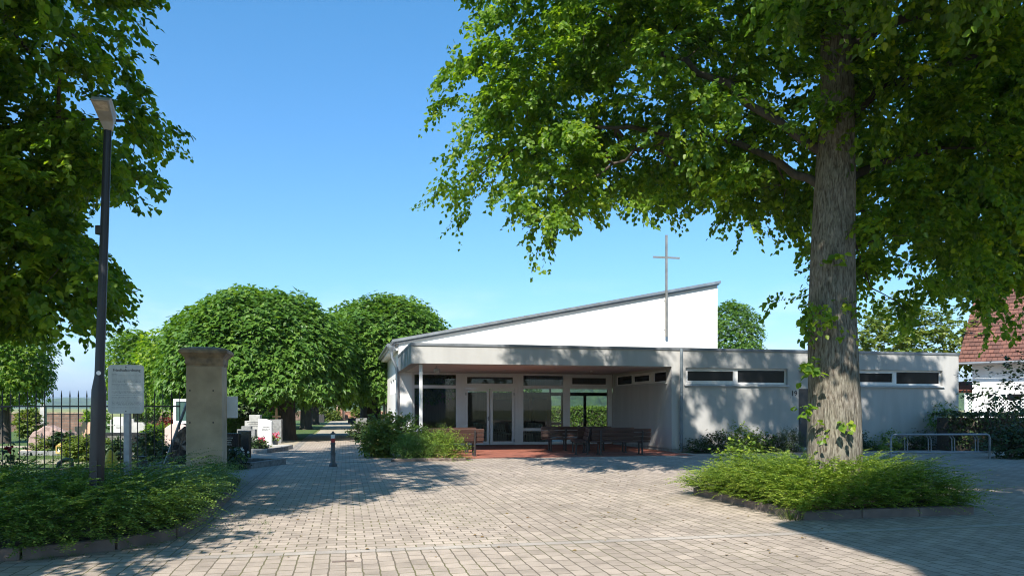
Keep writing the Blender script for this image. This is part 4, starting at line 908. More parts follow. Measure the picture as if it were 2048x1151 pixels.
def tiled_slope(name, p0, p1, p2, p3, parent, rows):
    """p0-p1 eave, p3-p2 ridge: tile courses as real overlapping steps"""
    b = MB(); p0, p1, p2, p3 = map(Vector, (p0, p1, p2, p3)); nrm = (p1 - p0).cross(p3 - p0).normalized(); nrm = nrm if nrm.z > 0 else -nrm
    uvs = []; Lx = (p1 - p0).length; Ly = (p3 - p0).length
    for k in range(rows):
        a, c = k / rows, (k + 1) / rows
        q = [p0.lerp(p3, a) + nrm * .05, p1.lerp(p2, a) + nrm * .05, p1.lerp(p2, c) + nrm * .012, p0.lerp(p3, c) + nrm * .012, p0.lerp(p3, a) - nrm * .02, p1.lerp(p2, a) - nrm * .02]
        b.add(q, [(0, 1, 2, 3), (4, 5, 1, 0)])
        uvs += [(0, a * Ly), (Lx, a * Ly), (Lx, c * Ly), (0, c * Ly)] + [(0, a * Ly), (Lx, a * Ly), (Lx, a * Ly + .05), (0, a * Ly + .05)]
    o = b.build(name, M_rooftile, parent, fix=False); ul = o.data.uv_layers.new(name='UVMap')
    for i, uv in enumerate(uvs): ul.data[i].uv = uv
    return o
hs = thing('red_roofed_house', 'white rendered house with steep red tiled roof at the right behind the hedge', 'house', (23.75, 40.0, 0), R(-42))
M_house = pmat('white_house_render', (.78, .79, .80), (.72, .73, .74), scale=1, rough=.9, bump=.1)
b = MB(); b.prismx([(.75, 0), (9.25, 0), (9.25, 4.5), (5, 8.2), (.75, 4.5)], .55, 12.4); b.build('wall', M_house, hs)
tiled_slope('roof', (0, 0, 4.0), (13, 0, 4.0), (13, 5, 8.5), (0, 5, 8.5), hs, 20); tiled_slope('roof', (13, 10, 4.0), (0, 10, 4.0), (0, 5, 8.5), (13, 5, 8.5), hs, 20)
b = MB(); b.tube([(0, -.06, 3.95), (13, -.06, 3.95)], .07, 8); b.build('gutter', M_coping, hs)
b = MB(); b.box(1.2, 3.0, .72, .75, 1.2, 2.4); wf = b.build('window', M_frame, hs); b = MB(); b.box(1.28, 2.06, .70, .72, 1.28, 2.32); b.box(2.14, 2.92, .70, .72, 1.28, 2.32); b.build('pane', M_darkglass, wf)
b = MB(); b.box(-.5, .55, 1.2, 3.2, 2.45, 2.55); b.prismx([(1.0, 2.55), (3.3, 2.55), (3.3, 3.1)], -.6, .55); b.build('porch_roof', pmat('red_porch_tiles', (.28, .08, .05), (.2, .06, .04)), hs)
lf = thing('lattice_fence', 'white lattice garden fence in front of the red roofed house', 'fence', (21.9, 36.2, 0), R(-20))
for x in (0, 1.3, 2.6, 4.1, 5.6):
    b = MB(); b.box(x - .06, x + .06, -.06, .06, 0, 2.45 if x else 2.3); b.build('post', M_white, lf)
for i, x in enumerate((0, 1.3, 2.6, 4.1)):
    w_ = (1.3, 1.3, 1.5, 1.5)[i]; b = MB(); n = 9
    b.box(x + .06, x + w_ - .06, -.02, .02, .7, .76); 
    for k in range(-n, n):
        for s_ in (1, -1):
            x0_, z0_ = x + .06, .76 + k * .16; pts = []
            # clip the slanted strip to the panel
            for q in np.linspace(0, w_ - .12, 24):
                zz_ = z0_ + q if s_ == 1 else z0_ + (w_ - .12) - q
                top = (1.9 + .35 * abs(2 * q / (w_ - .12) - 1) ** 2)
                if .76 <= zz_ <= top: pts.append((x0_ + q, .0, zz_))
            if len(pts) > 1: b.tube([pts[0], pts[-1]], .016, 4)
    prev = None
    tp = [(x + .06 + q, 0, 1.9 + .35 * abs(2 * q / (w_ - .12) - 1) ** 2) for q in np.linspace(0, w_ - .12, 9)]; b.tube(tp, .03, 6); b.build('lattice_panel', M_white, lf)

# tall gabled house behind the camera: its corner throws the sharp shadow across the court
nh = thing('gabled_house', 'tall gabled house across the street, seen only by its sharp shadow on the paving', 'house', (0, 0, 0))
hz = 11.8; cx, cy = 3.58 - SHX * hz, 10.2 - SHY * hz
nh.location = (cx, cy, 0); nh.rotation_euler = (0, 0, R(9.5))
b = MB(); b.prism([(0, 0), (9, 0), (9, hz), (4.5, hz + 3.4), (0, hz)], -12, -2.66); b.build('wall', M_house, nh)
b = MB(); b.prism([(-.0, hz), (4.5, hz + 3.4), (9, hz), (9, hz + .12), (4.5, hz + 3.65), (-.0, hz + .25)], -12, .0); b.build('roof', M_rooftile, nh)
# ------------------------------------------------------------------ big trees
def limb(b, p0, p1, r0, r1, rnd, sag=.1, n=7, sides=8):
    p0, p1 = Vector(p0), Vector(p1); L_ = (p1 - p0).length; pts = []; rs = []
    off = Vector((rnd.uniform(-1, 1), rnd.uniform(-1, 1), rnd.uniform(.1, 1))) * L_ * sag
    for i in range(n + 1):
        t = i / n; p = p0.lerp(p1, t) + off * math.sin(math.pi * t) + Vector((rnd.uniform(-1, 1), rnd.uniform(-1, 1), rnd.uniform(-1, 1))) * L_ * .018 * (0 < i < n)
        pts.append(p); rs.append(r0 + (r1 - r0) * t ** .8)
    b.tube(pts, rs, sides); return pts
def trunk_mesh(name, axis, m, parent, n=72, rings=90, ridge=.018, seed=1):
    """axis: list of (x, y, z, r); furrowed, slightly fluted bark as real relief"""
    A = np.array(axis, float); z = np.linspace(A[0, 2], A[-1, 2], rings); r = np.random.default_rng(seed)
    cx = np.interp(z, A[:, 2], A[:, 0]); cy = np.interp(z, A[:, 2], A[:, 1]); rr = np.interp(z, A[:, 2], A[:, 3])
    th = np.linspace(0, 2 * math.pi, n, endpoint=False); TH, Z = np.meshgrid(th, z)
    P = np.stack([np.cos(TH).ravel() * 1.0, np.sin(TH).ravel() * 1.0, Z.ravel() * .35], 1)
    rel = wob(P, 4.5, seed) * .05 + wob(P * np.array([1, 1, .35]), 22, seed + 1) * ridge + r.normal(size=len(P)) * .003
    RR = np.repeat(rr, n) * (1 + rel * 1.2) * (1 + .05 * np.clip(.5 - Z.ravel(), 0, 1) * (1 + np.sin(TH.ravel() * 5)))
    b = MB(); b.v = list(zip(np.repeat(cx, n) + np.cos(TH.ravel()) * RR, np.repeat(cy, n) + np.sin(TH.ravel()) * RR, Z.ravel()))
    for j in range(rings - 1):
        for i in range(n):
            i2 = (i + 1) % n; b.f.append((j * n + i, j * n + i2, (j + 1) * n + i2, (j + 1) * n + i))
    o = b.build(name, m, parent, smooth=False, fix=False); o.data.polygons.foreach_set('use_smooth', [True] * len(o.data.polygons)); return o

# stretches that the photograph shows in full sun: no twig grows where it would shade them
SUN_COURT = [(-3.4, 8.0), (-2.2, 12.6), (-1.35, 15.6), (-1.75, 20.0), (-1.6, 23.3), (.55, 23.3), (.75, 21.6), (2.2, 18.2), (3.5, 15.8), (4.2, 15.3), (6.4, 14.9), (6.3, 13.2), (5.1, 11.6), (3.4, 10.3), (3.0, 7)]
def sun_ok(P, r, edge=.35):
    j = r.normal(size=(len(P), 2)) * edge
    h = np.maximum(P[:, 2] - .15, 0); gx, gy = P[:, 0] + SHX * h, P[:, 1] + SHY * h
    bad = inpoly(gx + j[:, 0], gy + j[:, 1], SUN_COURT)
    # trunk of the lime, lowest two metres
    k = (12.6 - P[:, 1]) / SHY; xx = P[:, 0] + SHX * k; zz_ = P[:, 2] - k
    bad |= (k > 0) & (np.abs(xx - 5.55) < .62) & (zz_ < 2.05 + j[:, 0]) & (zz_ > -.1)
    # left part of the porch fascia and the gable above it
    rx, ry = P[:, 0] - O0.x, P[:, 1] - O0.y; t0 = rx * U.x + ry * U.y; d0 = rx * V.x + ry * V.y
    st = SHX * U.x + SHY * U.y; sd = SHX * V.x + SHY * V.y
    k = -d0 / sd; t = t0 + st * k; z = P[:, 2] - k
    bad |= (k > 0) & (t > .75 + j[:, 0] * .6) & (t < 3.1 + j[:, 0]) & (z > 2.7) & (z < 3.9)
    k = (6.2 - d0) / sd; t = t0 + st * k; z = P[:, 2] - k
    bad |= (k > 0) & (t > -.6) & (t < 14.6) & (z > 3.95) & (z < 8)
    return ~bad

def big_tree(name, label, base, axis, lobes, sprigs, seed, size, mat, limbs, group=None, per=14, L=.5, gap=-.48, gsc=2.4, power=.55, bark=M_bark, prune=True, keep=None, extra=None, droop=.35, hang=.55):
    root = thing(name, label, 'tree', (0, 0, 0), 0, group); root.location = base
    B = np.array(base); r = np.random.default_rng(seed); rnd = random.Random(seed)
    trunk_mesh('trunk', [(x - base[0], y - base[1], z, q) for x, y, z, q in axis], bark, root, seed=seed)
    P, D = crown_pts(r, lobes, sprigs, power)
    D = unit(D * np.array([1, 1, .55]) + np.array([0, 0, .05]))
    P, D = P[:max(1, sprigs // 15)], D[:max(1, sprigs // 15)]
    ctr = np.array(lobes)[:, :3]; near = ctr[np.argmin(((P[:, None] - ctr[None]) ** 2).sum(2), 1)]; P = near + (P - near) * .84
    m_ = 15; s_ = r.random((len(P), m_)) ** .8; ln_ = r.uniform(.7, 1.5, len(P))
    D2 = unit(D + r.normal(size=D.shape) * .35); sd_ = unit(np.cross(D2, np.array([0, 0, 1.])))
    Q_ = P[:, None] + D2[:, None] * (s_ * ln_[:, None])[..., None] + sd_[:, None] * (r.normal(size=s_.shape) * .26 * (1.1 - .5 * s_))[..., None]
    Q_[..., 2] += -.38 * ln_[:, None] * s_ ** 2 + r.normal(size=s_.shape) * .07
    DD = unit(D2[:, None] + sd_[:, None] * r.normal(size=s_.shape)[..., None] * .8 + r.normal(size=Q_.shape) * .15)
    P, D = Q_.reshape(-1, 3), DD.reshape(-1, 3)
    ok = wob(P, gsc, seed + 3) > gap
    if keep is not None: ok &= keep(P)
    P, D = P[ok], D[ok]
    A = sprays(r, P, D, L, per, size, droop, hang)
    E0 = None
    if extra:
        for (ex, ey, ez, en, er, es) in extra:
            q = np.array([ex, ey, ez]) + r.normal(size=(en, 3)) * er; dd = unit(r.normal(size=(en, 3)) + np.array([-.25, -1.0, .1])); E = sprays(r, q, dd, .22, 6, es, .2, .5)
            E0 = E if E0 is None else [np.concatenate([a, e]) for a, e in zip(E0, E)]
    if prune:
        m = sun_ok(A[0], r); A = [a[m] for a in A]
        m2 = sun_ok(P, r); P = P[m2]
    if keep is not None:
        m = keep(A[0] * np.array([1, 1, 1.0]), 1); A = [a[m] for a in A]
    if E0: A = [np.concatenate([a, e]) for a, e in zip(A, E0)]
    A[0] = A[0] - B
    scatter('crown', *A, 'leaf', mat, root)
    # limbs towards the lobes, thinner branches towards the sprays
    nodes = []
    for (x0, y0, z0, x1, y1, z1, r0, r1) in limbs:
        b = MB(); pts = limb(b, (x0 - B[0], y0 - B[1], z0), (x1 - B[0], y1 - B[1], z1), r0, r1, rnd, .07, 9, 10); b.build('branch', M_limb, root, smooth=True)
        nodes += [np.array(p) for p in pts[2:]]
    N = np.array(nodes); b = MB(); sel = r.choice(len(P), min(len(P), 420), replace=False); sec = []
    for i in sel[:120]:
        q = P[i] - B; k = np.argmin(((N - q) ** 2).sum(1))
        if np.linalg.norm(N[k] - q) > 2.3: continue
        pts = limb(b, N[k], q, .035, .012, rnd, .10, 5, 6); sec += [np.array(p) for p in pts[1:]]
    N2 = np.array(sec + nodes)
    for i in sel[120:]:
        q = P[i] - B; k = np.argmin(((N2 - q) ** 2).sum(1))
        if np.linalg.norm(N2[k] - q) < 1.5: limb(b, N2[k], q, .013, .004, rnd, .10, 4, 5)
    b.build('twigs', M_twig, root, smooth=True)
    return root

def seen(P, s):      # bearing and elevation of a crown point as met from the court, with a ragged margin
    px = 1024 + 1500 * P[:, 0] / np.maximum(P[:, 1], .3); py = 815 - 1500 * (P[:, 2] - 1.6) / np.maximum(P[:, 1], .3)
    return px + wob(P, 5.0, s) * 26, py + wob(P, 4.4, s + 5) * 26
OUT_R = [(-9000, -9000), (9000, -9000), (9000, 900), (2080, 720), (1985, 690), (1925, 590), (1880, 560), (1835, 690), (1760, 712), (1725, 690), (1625, 690), (1545, 655), (1535, 560), (1555, 490), (1500, 470), (1440, 435), (1385, 430), (1330, 430), (1275, 430), (1190, 415), (1135, 440), (1115, 545), (1060, 560), (1045, 470), (1000, 410), (935, 480), (895, 490), (880, 420), (835, 385), (842, 290), (850, 230), (875, 170), (842, 120), (850, 60), (960, 55), (935, -20), (600, -200), (-9000, -2500)]
def keepR(P, loose=0):
    x, y = seen(P, 60); return inpoly(x + (22 if loose else -12), y - (36 if loose else -14), OUT_R) | (P[:, 1] < 1.0)
# the big lime on the right
ax = [(5.54, 12.95, 0, .48), (5.55, 12.95, .35, .445), (5.56, 12.95, 1.0, .425), (5.56, 12.96, 2.0, .40), (5.54, 12.98, 3.2, .37), (5.56, 13.0, 4.4, .345), (5.62, 13.05, 5.6, .32), (5.68, 13.1, 7.2, .27), (5.65, 13.2, 9.5, .20), (5.6, 13.3, 13, .12), (5.6, 13.3, 17.5, .03)]
lobes = [(.25, 16.0, 7.7, 1.8, 2.2, 2.1), (.85, 15.2, 5.95, .5, .9, .95), (3.1, 15.2, 8.0, 2.4, 2.6, 1.9), (2.2, 15.2, 9.8, 2.9, 2.8, 2.0), (5.0, 14.0, 6.9, 1.7, 2.2, 1.5), (4.3, 15.5, 6.5, 1.1, 1.3, .5), (2.3, 15.8, 6.6, .8, 1.0, .4),
         (4.85, 12.9, 3.7, .36, .35, .62), (7.6, 14.6, 6.1, 1.5, 2.2, 1.8), (7.1, 14.0, 4.1, .6, .8, .7), (8.9, 14.0, 6.6, 1.7, 2.2, 2.4), (7.6, 13.5, 8.6, 2.4, 2.8, 2.0),
         (6.4, 12.0, 9.6, 2.6, 1.6, 1.8), (4.35, 8.3, 7.9, 1.2, 1.2, 1.0), (4.6, 8.5, 8.0, 1.3, 1.1, 1.0), (4.1, 8.0, 8.3, 1.1, 1.2, 1.0), (8.5, 9.0, 8.7, 1.8, 1.6, 1.3), (6.3, 8.3, 8.5, 1.5, 1.2, 1.0),  # lobes towards the viewer lie out of view, added to shade trunk and crown
         (7.2, 8.5, 9.7, 2.8, 2.2, 2.0), (4.7, 8.4, 9.7, 1.7, 1.8, 1.7), (7.5, 7.4, 11.6, 3.0, 2.4, 2.1), (5.0, 7.0, 12.0, 2.4, 2.2, 2.0), (10.2, 9.2, 10.4, 2.4, 2.4, 2.4), (5.2, 13.3, 12.0, 5.6, 4.8, 3.2), (4.6, 13.8, 15.8, 6.2, 4.8, 3.4), (5.4, 13.8, 18.6, 4.2, 3.6, 2.2), (10.4, 14.5, 9.5, 2.6, 2.8, 3.2), (10.6, 14.5, 14, 2.8, 2.8, 3.2), (.4, 15.5, 12.0, 2.8, 2.8, 2.6), (-.6, 14.5, 16.0, 2.2, 2.4, 2.0)]
limbs = [(5.56, 13, 5.3, 3.2, 14.8, 7.2, .085, .04), (3.2, 14.6, 6.9, .4, 15.8, 7.4, .06, .02), (5.6, 13, 5.9, 2.4, 15, 9.0, .09, .035), (5.6, 13.05, 5.3, 7.6, 14.3, 6.4, .13, .04), (5.65, 13.1, 6.6, 8.9, 14, 8.2, .12, .04),
         (5.65, 13.1, 7.2, 4.2, 12.8, 11, .13, .04), (5.65, 13.2, 8.0, 7.5, 13.5, 12, .13, .04), (5.6, 13.2, 9, 2.2, 14.5, 12.5, .11, .03), (5.6, 13.3, 11, 6.8, 15.5, 15.5, .10, .03), (5.6, 13.3, 12, 4.2, 13.6, 16, .09, .03), (3.2, 14.6, 6.9, 1.0, 15.2, 5.9, .045, .015), (5.6, 13.1, 7.8, 10, 14.5, 9.6, .11, .03)]
extra = [(5.0, 12.60, 2.25, 7, .06, .12), (5.0, 12.62, 1.55, 5, .05, .11), (5.60, 12.52, 1.36, 3, .05, .10), (5.34, 12.52, 1.18, 2, .04, .10), (5.9, 12.60, 4.55, 10, .12, .12), (5.4, 12.55, 4.0, 3, .1, .12), (5.75, 12.55, 3.3, 3, .08, .12), (5.85, 12.5, 6.0, 10, .15, .13)]
big_tree('lime_tree', 'large old lime tree with thick furrowed trunk standing in the kerbed bed before the chapel', (5.55, 12.95, 0), ax, lobes, 33000, 5, .094, LF_lime, limbs, extra=extra, keep=keepR, gap=-.25, gsc=3.4, per=18)

# a second lime just beyond the right edge
ax2 = [(13.2, 16.5, 0, .42), (13.2, 16.5, 3, .34), (13.1, 16.6, 8, .24), (13, 16.7, 15, .05)]
lob2 = [(12.2, 17.3, 5.2, 1.6, 1.6, 1.2), (11.6, 17.0, 6.6, 2.0, 2.2, 1.3), (13.2, 16.6, 8.2, 3.8, 3.6, 2.6), (13.2, 16.6, 12.0, 4.4, 4.2, 3.8), (13.0, 16.8, 16, 3.4, 3.2, 2.8), (10.9, 16.6, 5.8, .8, .9, .8), (16, 17, 7, 2.5, 2.5, 2.2)]
lim2 = [(13.2, 16.5, 4, 12.0, 17.2, 6.0, .12, .03), (13.1, 16.6, 6, 11, 16.8, 8.5, .12, .03), (13.1, 16.6, 7, 15, 16.6, 10, .12, .03), (13.1, 16.6, 8, 12.6, 18, 12.5, .1, .03)]
big_tree('lime_tree', 'dark shaded lime tree whose branches hang in at the right edge of the court', (13.2, 16.5, 0), ax2, lob2, 9500, 6, .12, LF_lime, lim2, keep=keepR)

# the lime at the left edge
ax3 = [(-10.6, 10.4, 0, .45), (-10.6, 10.4, 2, .38), (-10.5, 10.4, 6, .28), (-10.4, 10.5, 13, .06)]
lob3 = [(-7.4, 12.0, 7.3, 1.75, 1.9, 1.7), (-6.15, 12.0, 5.75, .95, 1.1, .85), (-7.7, 12.0, 4.3, 1.3, 1.4, 1.35), (-8.6, 12.3, 5.0, 1.3, 1.5, 1.4), (-7.5, 12.2, 4.9, 1.0, 1.0, 1.0), (-8.3, 12.0, 3.9, 1.0, 1.0, .9), (-9.2, 10.8, 8.8, 2.6, 3.2, 2.8), (-10.2, 9.8, 12.2, 4.6, 4.8, 3.6), (-9.6, 6.6, 7.2, 2.4, 2.6, 2.6), (-6.6, 3.9, 5.6, 1.5, 1.5, 1.3), (-7.0, 5.8, 7.0, 1.3, 1.4, 1.2), (-7.2, 5.2, 7.4, 1.3, 1.3, 1.2), (-8.6, 14.8, 12.8, 2.8, 3.0, 2.8), (-10.6, 12, 5, 2, 2.2, 2.2), (-4.9, 8.0, 9.2, 1.7, 2.2, 1.5), (-6.2, 16.5, 12.8, 1.6, 2.0, 1.6), (-8.2, 17.5, 14.2, 2.2, 2.4, 2.2)]  # small near lobes out of view, added to keep the sign shaded
lim3 = [(-10.5, 10.4, 3.5, -7.8, 11.9, 4.8, .12, .03), (-10.5, 10.4, 4.5, -6.6, 12, 6.2, .13, .03), (-10.5, 10.4, 5.5, -7.6, 12, 8.2, .12, .03), (-10.4, 10.4, 7, -8.6, 14.5, 12, .12, .03), (-10.4, 10.4, 6, -9.4, 7, 7.8, .12, .03), (-8.6, 14.5, 12, -8.2, 17.2, 14, .06, .02)]
OUT_L = [(-9000, -9000), (1300, -9000), (420, -160), (306, 0), (318, 45), (300, 105), (318, 190), (316, 232), (368, 255), (376, 300), (350, 345), (345, 395), (235, 402), (150, 410), (155, 450), (195, 500), (235, 530), (252, 575), (245, 630), (190, 690), (100, 690), (60, 650), (-9000, 640)]
def keepL(P, loose=0):
    x, y = seen(P, 40); return inpoly(x + (-8 if loose else 34), y - (22 if loose else -24), OUT_L) | (P[:, 1] < 1.0)
big_tree('lime_tree', 'leafy lime tree hanging in at the left edge above the lamp post', (-10.6, 10.4, 0), ax3, lob3, 22500, 7, .105, LF_lime, lim3, keep=keepL, gap=-.30, gsc=3.2, per=17)

# ------------------------------------------------------------------ avenue maples with clipped round crowns, and other trees
def dome_tree(name, label, base, crown, tr, nt_, per, size, mat, seed, group=None, trad=.75, lean=0, bark=M_darkbark, under=.22, branches=7):
    """crown: (dx, dy, z, rx, ry, rz)"""
    root = thing(name, label, 'tree', base, 0, group); r = np.random.default_rng(seed); rnd = random.Random(seed)
    dx, dy, cz, rx, ry, rz = crown
    d = sphere_dirs(r, int(nt_ * 1.5)); d = d[d[:, 2] > -under - .25 * r.random(len(d))][:nt_]; n = len(d)
    q = 1 + wob(d * 3, 2.2, seed) * .06 + wob(d * 3, 7, seed + 1) * .10 - np.abs(r.normal(size=n)) * .09 - .35 * (r.random(n) < .18) * r.random(n)
    q *= 1 / (np.hypot(d[:, 0], d[:, 1]) ** 2.7 + np.abs(d[:, 2]) ** 2.7) ** (1 / 2.7) * .97
    P = np.array([dx, dy, cz]) + d * q[:, None] * np.array([rx, ry, rz]); P[:, 2] = np.maximum(P[:, 2], cz - rz * under + .35 + .5 * r.random(n) ** 2)
    A = tufts(r, P, unit(d * np.array([1, 1, 1.2])), trad, per, size); scatter('crown', *A, 'maple', mat, root)
    b = MB(); th = cz - rz * .25
    b.tube([(0, 0, 0), (0, 0, .3), (0, 0, th)], [tr * 1.25, tr, tr * .85], 14); b.build('trunk', bark, root, smooth=True)
    b = MB()
    for k in range(branches):
        a = 6.283 * k / branches + rnd.uniform(-.3, .3); limb(b, (0, 0, th - .1), (dx + math.cos(a) * rx * .8, dy + math.sin(a) * ry * .8, cz + rz * rnd.uniform(.0, .5)), tr * .45, .04, rnd, .08, 5, 7)
    b.build('branches', bark, root, smooth=True); return root
dome_tree('maple_tree', 'broad round crowned maple left of the path, nearest of the avenue', at(574, 37.5), (-1.35, 0, 3.25, 4.75, 4.2, 4.2), .44, 1800, 30, .26, LF_maple, 71, 'maples of the cemetery avenue', .85)
dome_tree('maple_tree', 'round crowned maple right of the path close to the chapel corner', at(748, 43), (.60, 0, 3.55, 4.2, 3.6, 4.4), .42, 1500, 30, .27, LF_maple, 72, 'maples of the cemetery avenue', .85, under=.27)
dome_tree('maple_tree', 'maple behind the nearest one on the left of the path', at(612, 56), (-.6, 0, 4.5, 4.6, 4.4, 3.5), .42, 800, 22, .26, LF_maple, 73, 'maples of the cemetery avenue', 1.0)
dome_tree('maple_tree', 'slim trunked maple furthest down the path on the left', at(629, 72), (0, 0, 4.5, 4.6, 4.4, 3.5), .42, 600, 20, .30, LF_maple, 74, 'maples of the cemetery avenue', 1.1)
dome_tree('maple_tree', 'maple behind the right hand one, half hidden by the chapel', at(735, 60), (1.2, 0, 4.5, 4.2, 4.2, 3.5), .40, 700, 22, .26, LF_maple, 75, 'maples of the cemetery avenue', 1.0)
dome_tree('maple_tree', 'furthest maple on the right of the path', at(728, 78), (1.5, 0, 4.5, 4.4, 4.2, 3.5), .40, 500, 20, .3, LF_maple, 76, 'maples of the cemetery avenue', 1.1)
dome_tree('leafy_tree', 'lighter leafy tree to the left of the round maple, behind the notice board', at(372, 47), (0, 0, 3.4, 2.9, 2.6, 3.6), .22, 560, 22, .24, LF_lime, 77, None, .9, under=.5)
dome_tree('leafy_tree', 'narrow upright tree behind the lamp post and railing', at(272, 52), (0, 0, 3.9, 1.9, 1.9, 3.2), .20, 420, 20, .25, LF_lime, 78, None, .85, under=.6)
dome_tree('leafy_tree', 'tall tree at the left edge beyond the railing', at(10, 34), (0, 0, 3.9, 1.9, 2.0, 2.5), .20, 620, 22, .17, LF_lime, 79, None, .75, under=.8)
dome_tree('leafy_tree', 'round green tree rising behind the tall end of the gable wall', at(1465, 58), (0, 0, 5.6, 2.35, 2.4, 4.3), .25, 620, 22, .22, LF_maple, 80, None, .8, under=.7)
wl = [(0, 0, 5.0, 2.2, 2.2, 1.4), (2.6, 0, 4.9, 2.4, 2.0, 1.3), (3.6, 0, 6.0, 1.3, 1.3, 1.1), (1.0, 0, 6.4, 1.8, 1.6, 1.1), (-1.4, 0, 5.0, 1.3, 1.3, 1.0), (4.6, 0, 4.8, 1.2, 1.2, .9)]
shrub('ash_tree', 'airy yellow-green tree behind the flat roofed wing', 'tree', at(1770, 43), wl, 620, 13, .20, LF_light, 81, .95, .3, 14, 'leaf', .5)
hedge('garden_hedge', 'sunlit hedge behind the chapel seen through its glass', 0, 12, 0, 1.2, 1.6, ROT, W(7.0, 27.0), 8000, .12, LF_hedge, 83)
dome_tree('leafy_tree', 'tree behind the chapel seen through the glass front', tuple(W(10.0, 31)), (0, 0, 3.4, 2.6, 2.6, 2.0), .18, 300, 20, .2, LF_maple, 84, None, .8, under=.5)

dome_tree('leafy_tree', 'low dark tree behind the gravestones to the right of the gate pillar', at(468, 56), (0, 0, 2.3, 2.3, 1.8, 1.9), .16, 420, 22, .2, LF_dark, 85, None, .7, under=.95)
dome_tree('leafy_tree', 'dark tree filling the gap behind the nearest maple trunk', at(535, 62), (0, 0, 2.2, 2.6, 1.8, 1.9), .16, 420, 22, .2, LF_lime, 86, None, .7, under=.95)
# ------------------------------------------------------------------ cemetery
M_pinkstone = pmat('pink_granite', (.36, .25, .21), (.24, .17, .15), scale=7, rough=.8, bump=.6, bscale=30, dist=.02)
M_black = pmat('polished_black_granite', (.014, .014, .016), (.022, .022, .025), scale=20, rough=.18, bump=0)
M_grey = pmat('grey_granite', (.24, .24, .235), (.14, .14, .137), scale=9, rough=.75, bump=.35, bscale=60)
M_lightstone = pmat('pale_limestone', (.42, .41, .385), (.30, .295, .275), scale=5, rough=.8, bump=.2)
M_whitestone = pmat('white_marble', (.62, .62, .60), (.54, .54, .53), scale=3, rough=.5, bump=.1)
M_peach = pmat('peach_sandstone', (.55, .36, .25), (.48, .30, .20), scale=5, rough=.85, bump=.2)
M_ochre = pmat('ochre_stone', (.62, .40, .12), (.55, .34, .1), scale=5, rough=.7, bump=.1)
M_letters = pmat('inscription', (.08, .08, .08), (.12, .12, .12), rough=.7, bump=0)
M_lettersl = pmat('pale_inscription', (.35, .33, .28), (.3, .28, .25), rough=.6, bump=0)
def inscription(parent, x0, x1, z1, rows, y, m, seed, h=.035):
    rr = random.Random(seed); b = MB(); z = z1
    for k in range(rows):
        a = x0 + (x1 - x0) * rr.uniform(0, .2); e = x1 - (x1 - x0) * rr.uniform(0, .25); x = a
        while x < e:
            wd = rr.uniform(.018, .04); b.box(x, x + wd, y - .004, y, z - h * rr.uniform(.7, 1), z); x += wd + .012
        z -= h * 1.8
    b.build('inscription', m, parent)
def stone(name, label, px, D, poly, th, m, base=None, rz=0, rough=0, ins=None, cat='gravestone', z0=0, bevel=.012):
    g = thing(name, label, cat, at(px, D, z0), rz); b = MB(); b.prism(poly, -th / 2, th / 2); s = b.build('slab', m, g, bevel=bevel)
    if rough:
        sb = s.modifiers.new('sub', 'SUBSURF'); sb.subdivision_type = 'SIMPLE'; sb.levels = sb.render_levels = 3
        tx = bpy.data.textures.new('stone_relief', 'CLOUDS'); tx.noise_scale = .22; dm = s.modifiers.new('relief', 'DISPLACE'); dm.texture = tx; dm.strength = rough; dm.texture_coords = 'LOCAL'
    if base:
        b = MB(); b.box(-base[0] / 2, base[0] / 2, -base[1] / 2, base[1] / 2, 0, base[2]); b.build('plinth', base[3], g, bevel=.01)
    if ins: inscription(s, *ins)
    return g
def rectp(w_, z0, z1): return [(-w_ / 2, z0), (w_ / 2, z0), (w_ / 2, z1), (-w_ / 2, z1)]
bo_ = stone('boulder_gravestone', 'pinkish rough boulder gravestone with a carved tree behind the railing', 107, 26.7, [(-.78, 0), (.78, 0), (.80, .5), (.70, .74), (.35, .80), (.10, .92), (-.1, .98), (-.28, .95), (-.40, .82), (-.62, .76), (-.76, .55)], .45, M_pinkstone, rough=.10, bevel=.05)
b = MB(); b.tube([(-.28, -.27, .30), (-.26, -.27, .72)], .02, 6)
for s_, z_ in ((-1, .5), (1, .45), (-1, .62), (1, .58)): b.tube([(-.27, -.27, z_ - .1), (-.27 + s_ * .11, -.27, z_ + .06)], .012, 5)
b.build('carved_tree', M_letters, bo_)
stone('long_gravestone', 'long low black granite gravestone with rounded end behind the notice board', 231, 24.5, [(-.97, .15), (.97, .15), (.97, .80), (-.75, .80), (-.90, .72), (-.97, .55)], .18, M_black, (2.0, .35, .15, M_grey), ins=(-.4, .6, .68, 3, -.092, M_lettersl, 2))
stone('tall_gravestone', 'tall dark curved gravestone close left of the gate pillar', 366, 20.3, [(-.36, 0), (.40, 0), (.40, 1.16), (.05, 1.10), (-.12, .95), (-.24, .68), (-.32, .35)], .22, M_black, rough=.02, rz=.2)
stone('black_gravestone', 'polished black gravestone just right of the gate pillar', 462, 21.0, rectp(.62, 0, .90), .10, M_black, (1.0, .35, .08, M_grey), rz=-.35, ins=(-.22, .1, .78, 4, -.052, M_lettersl, 4))
stone('black_gravestone', 'polished black slab with a white edge beside the stone cross', 489, 22.5, rectp(.55, 0, .92), .08, M_black, rz=-.6)
b = MB()
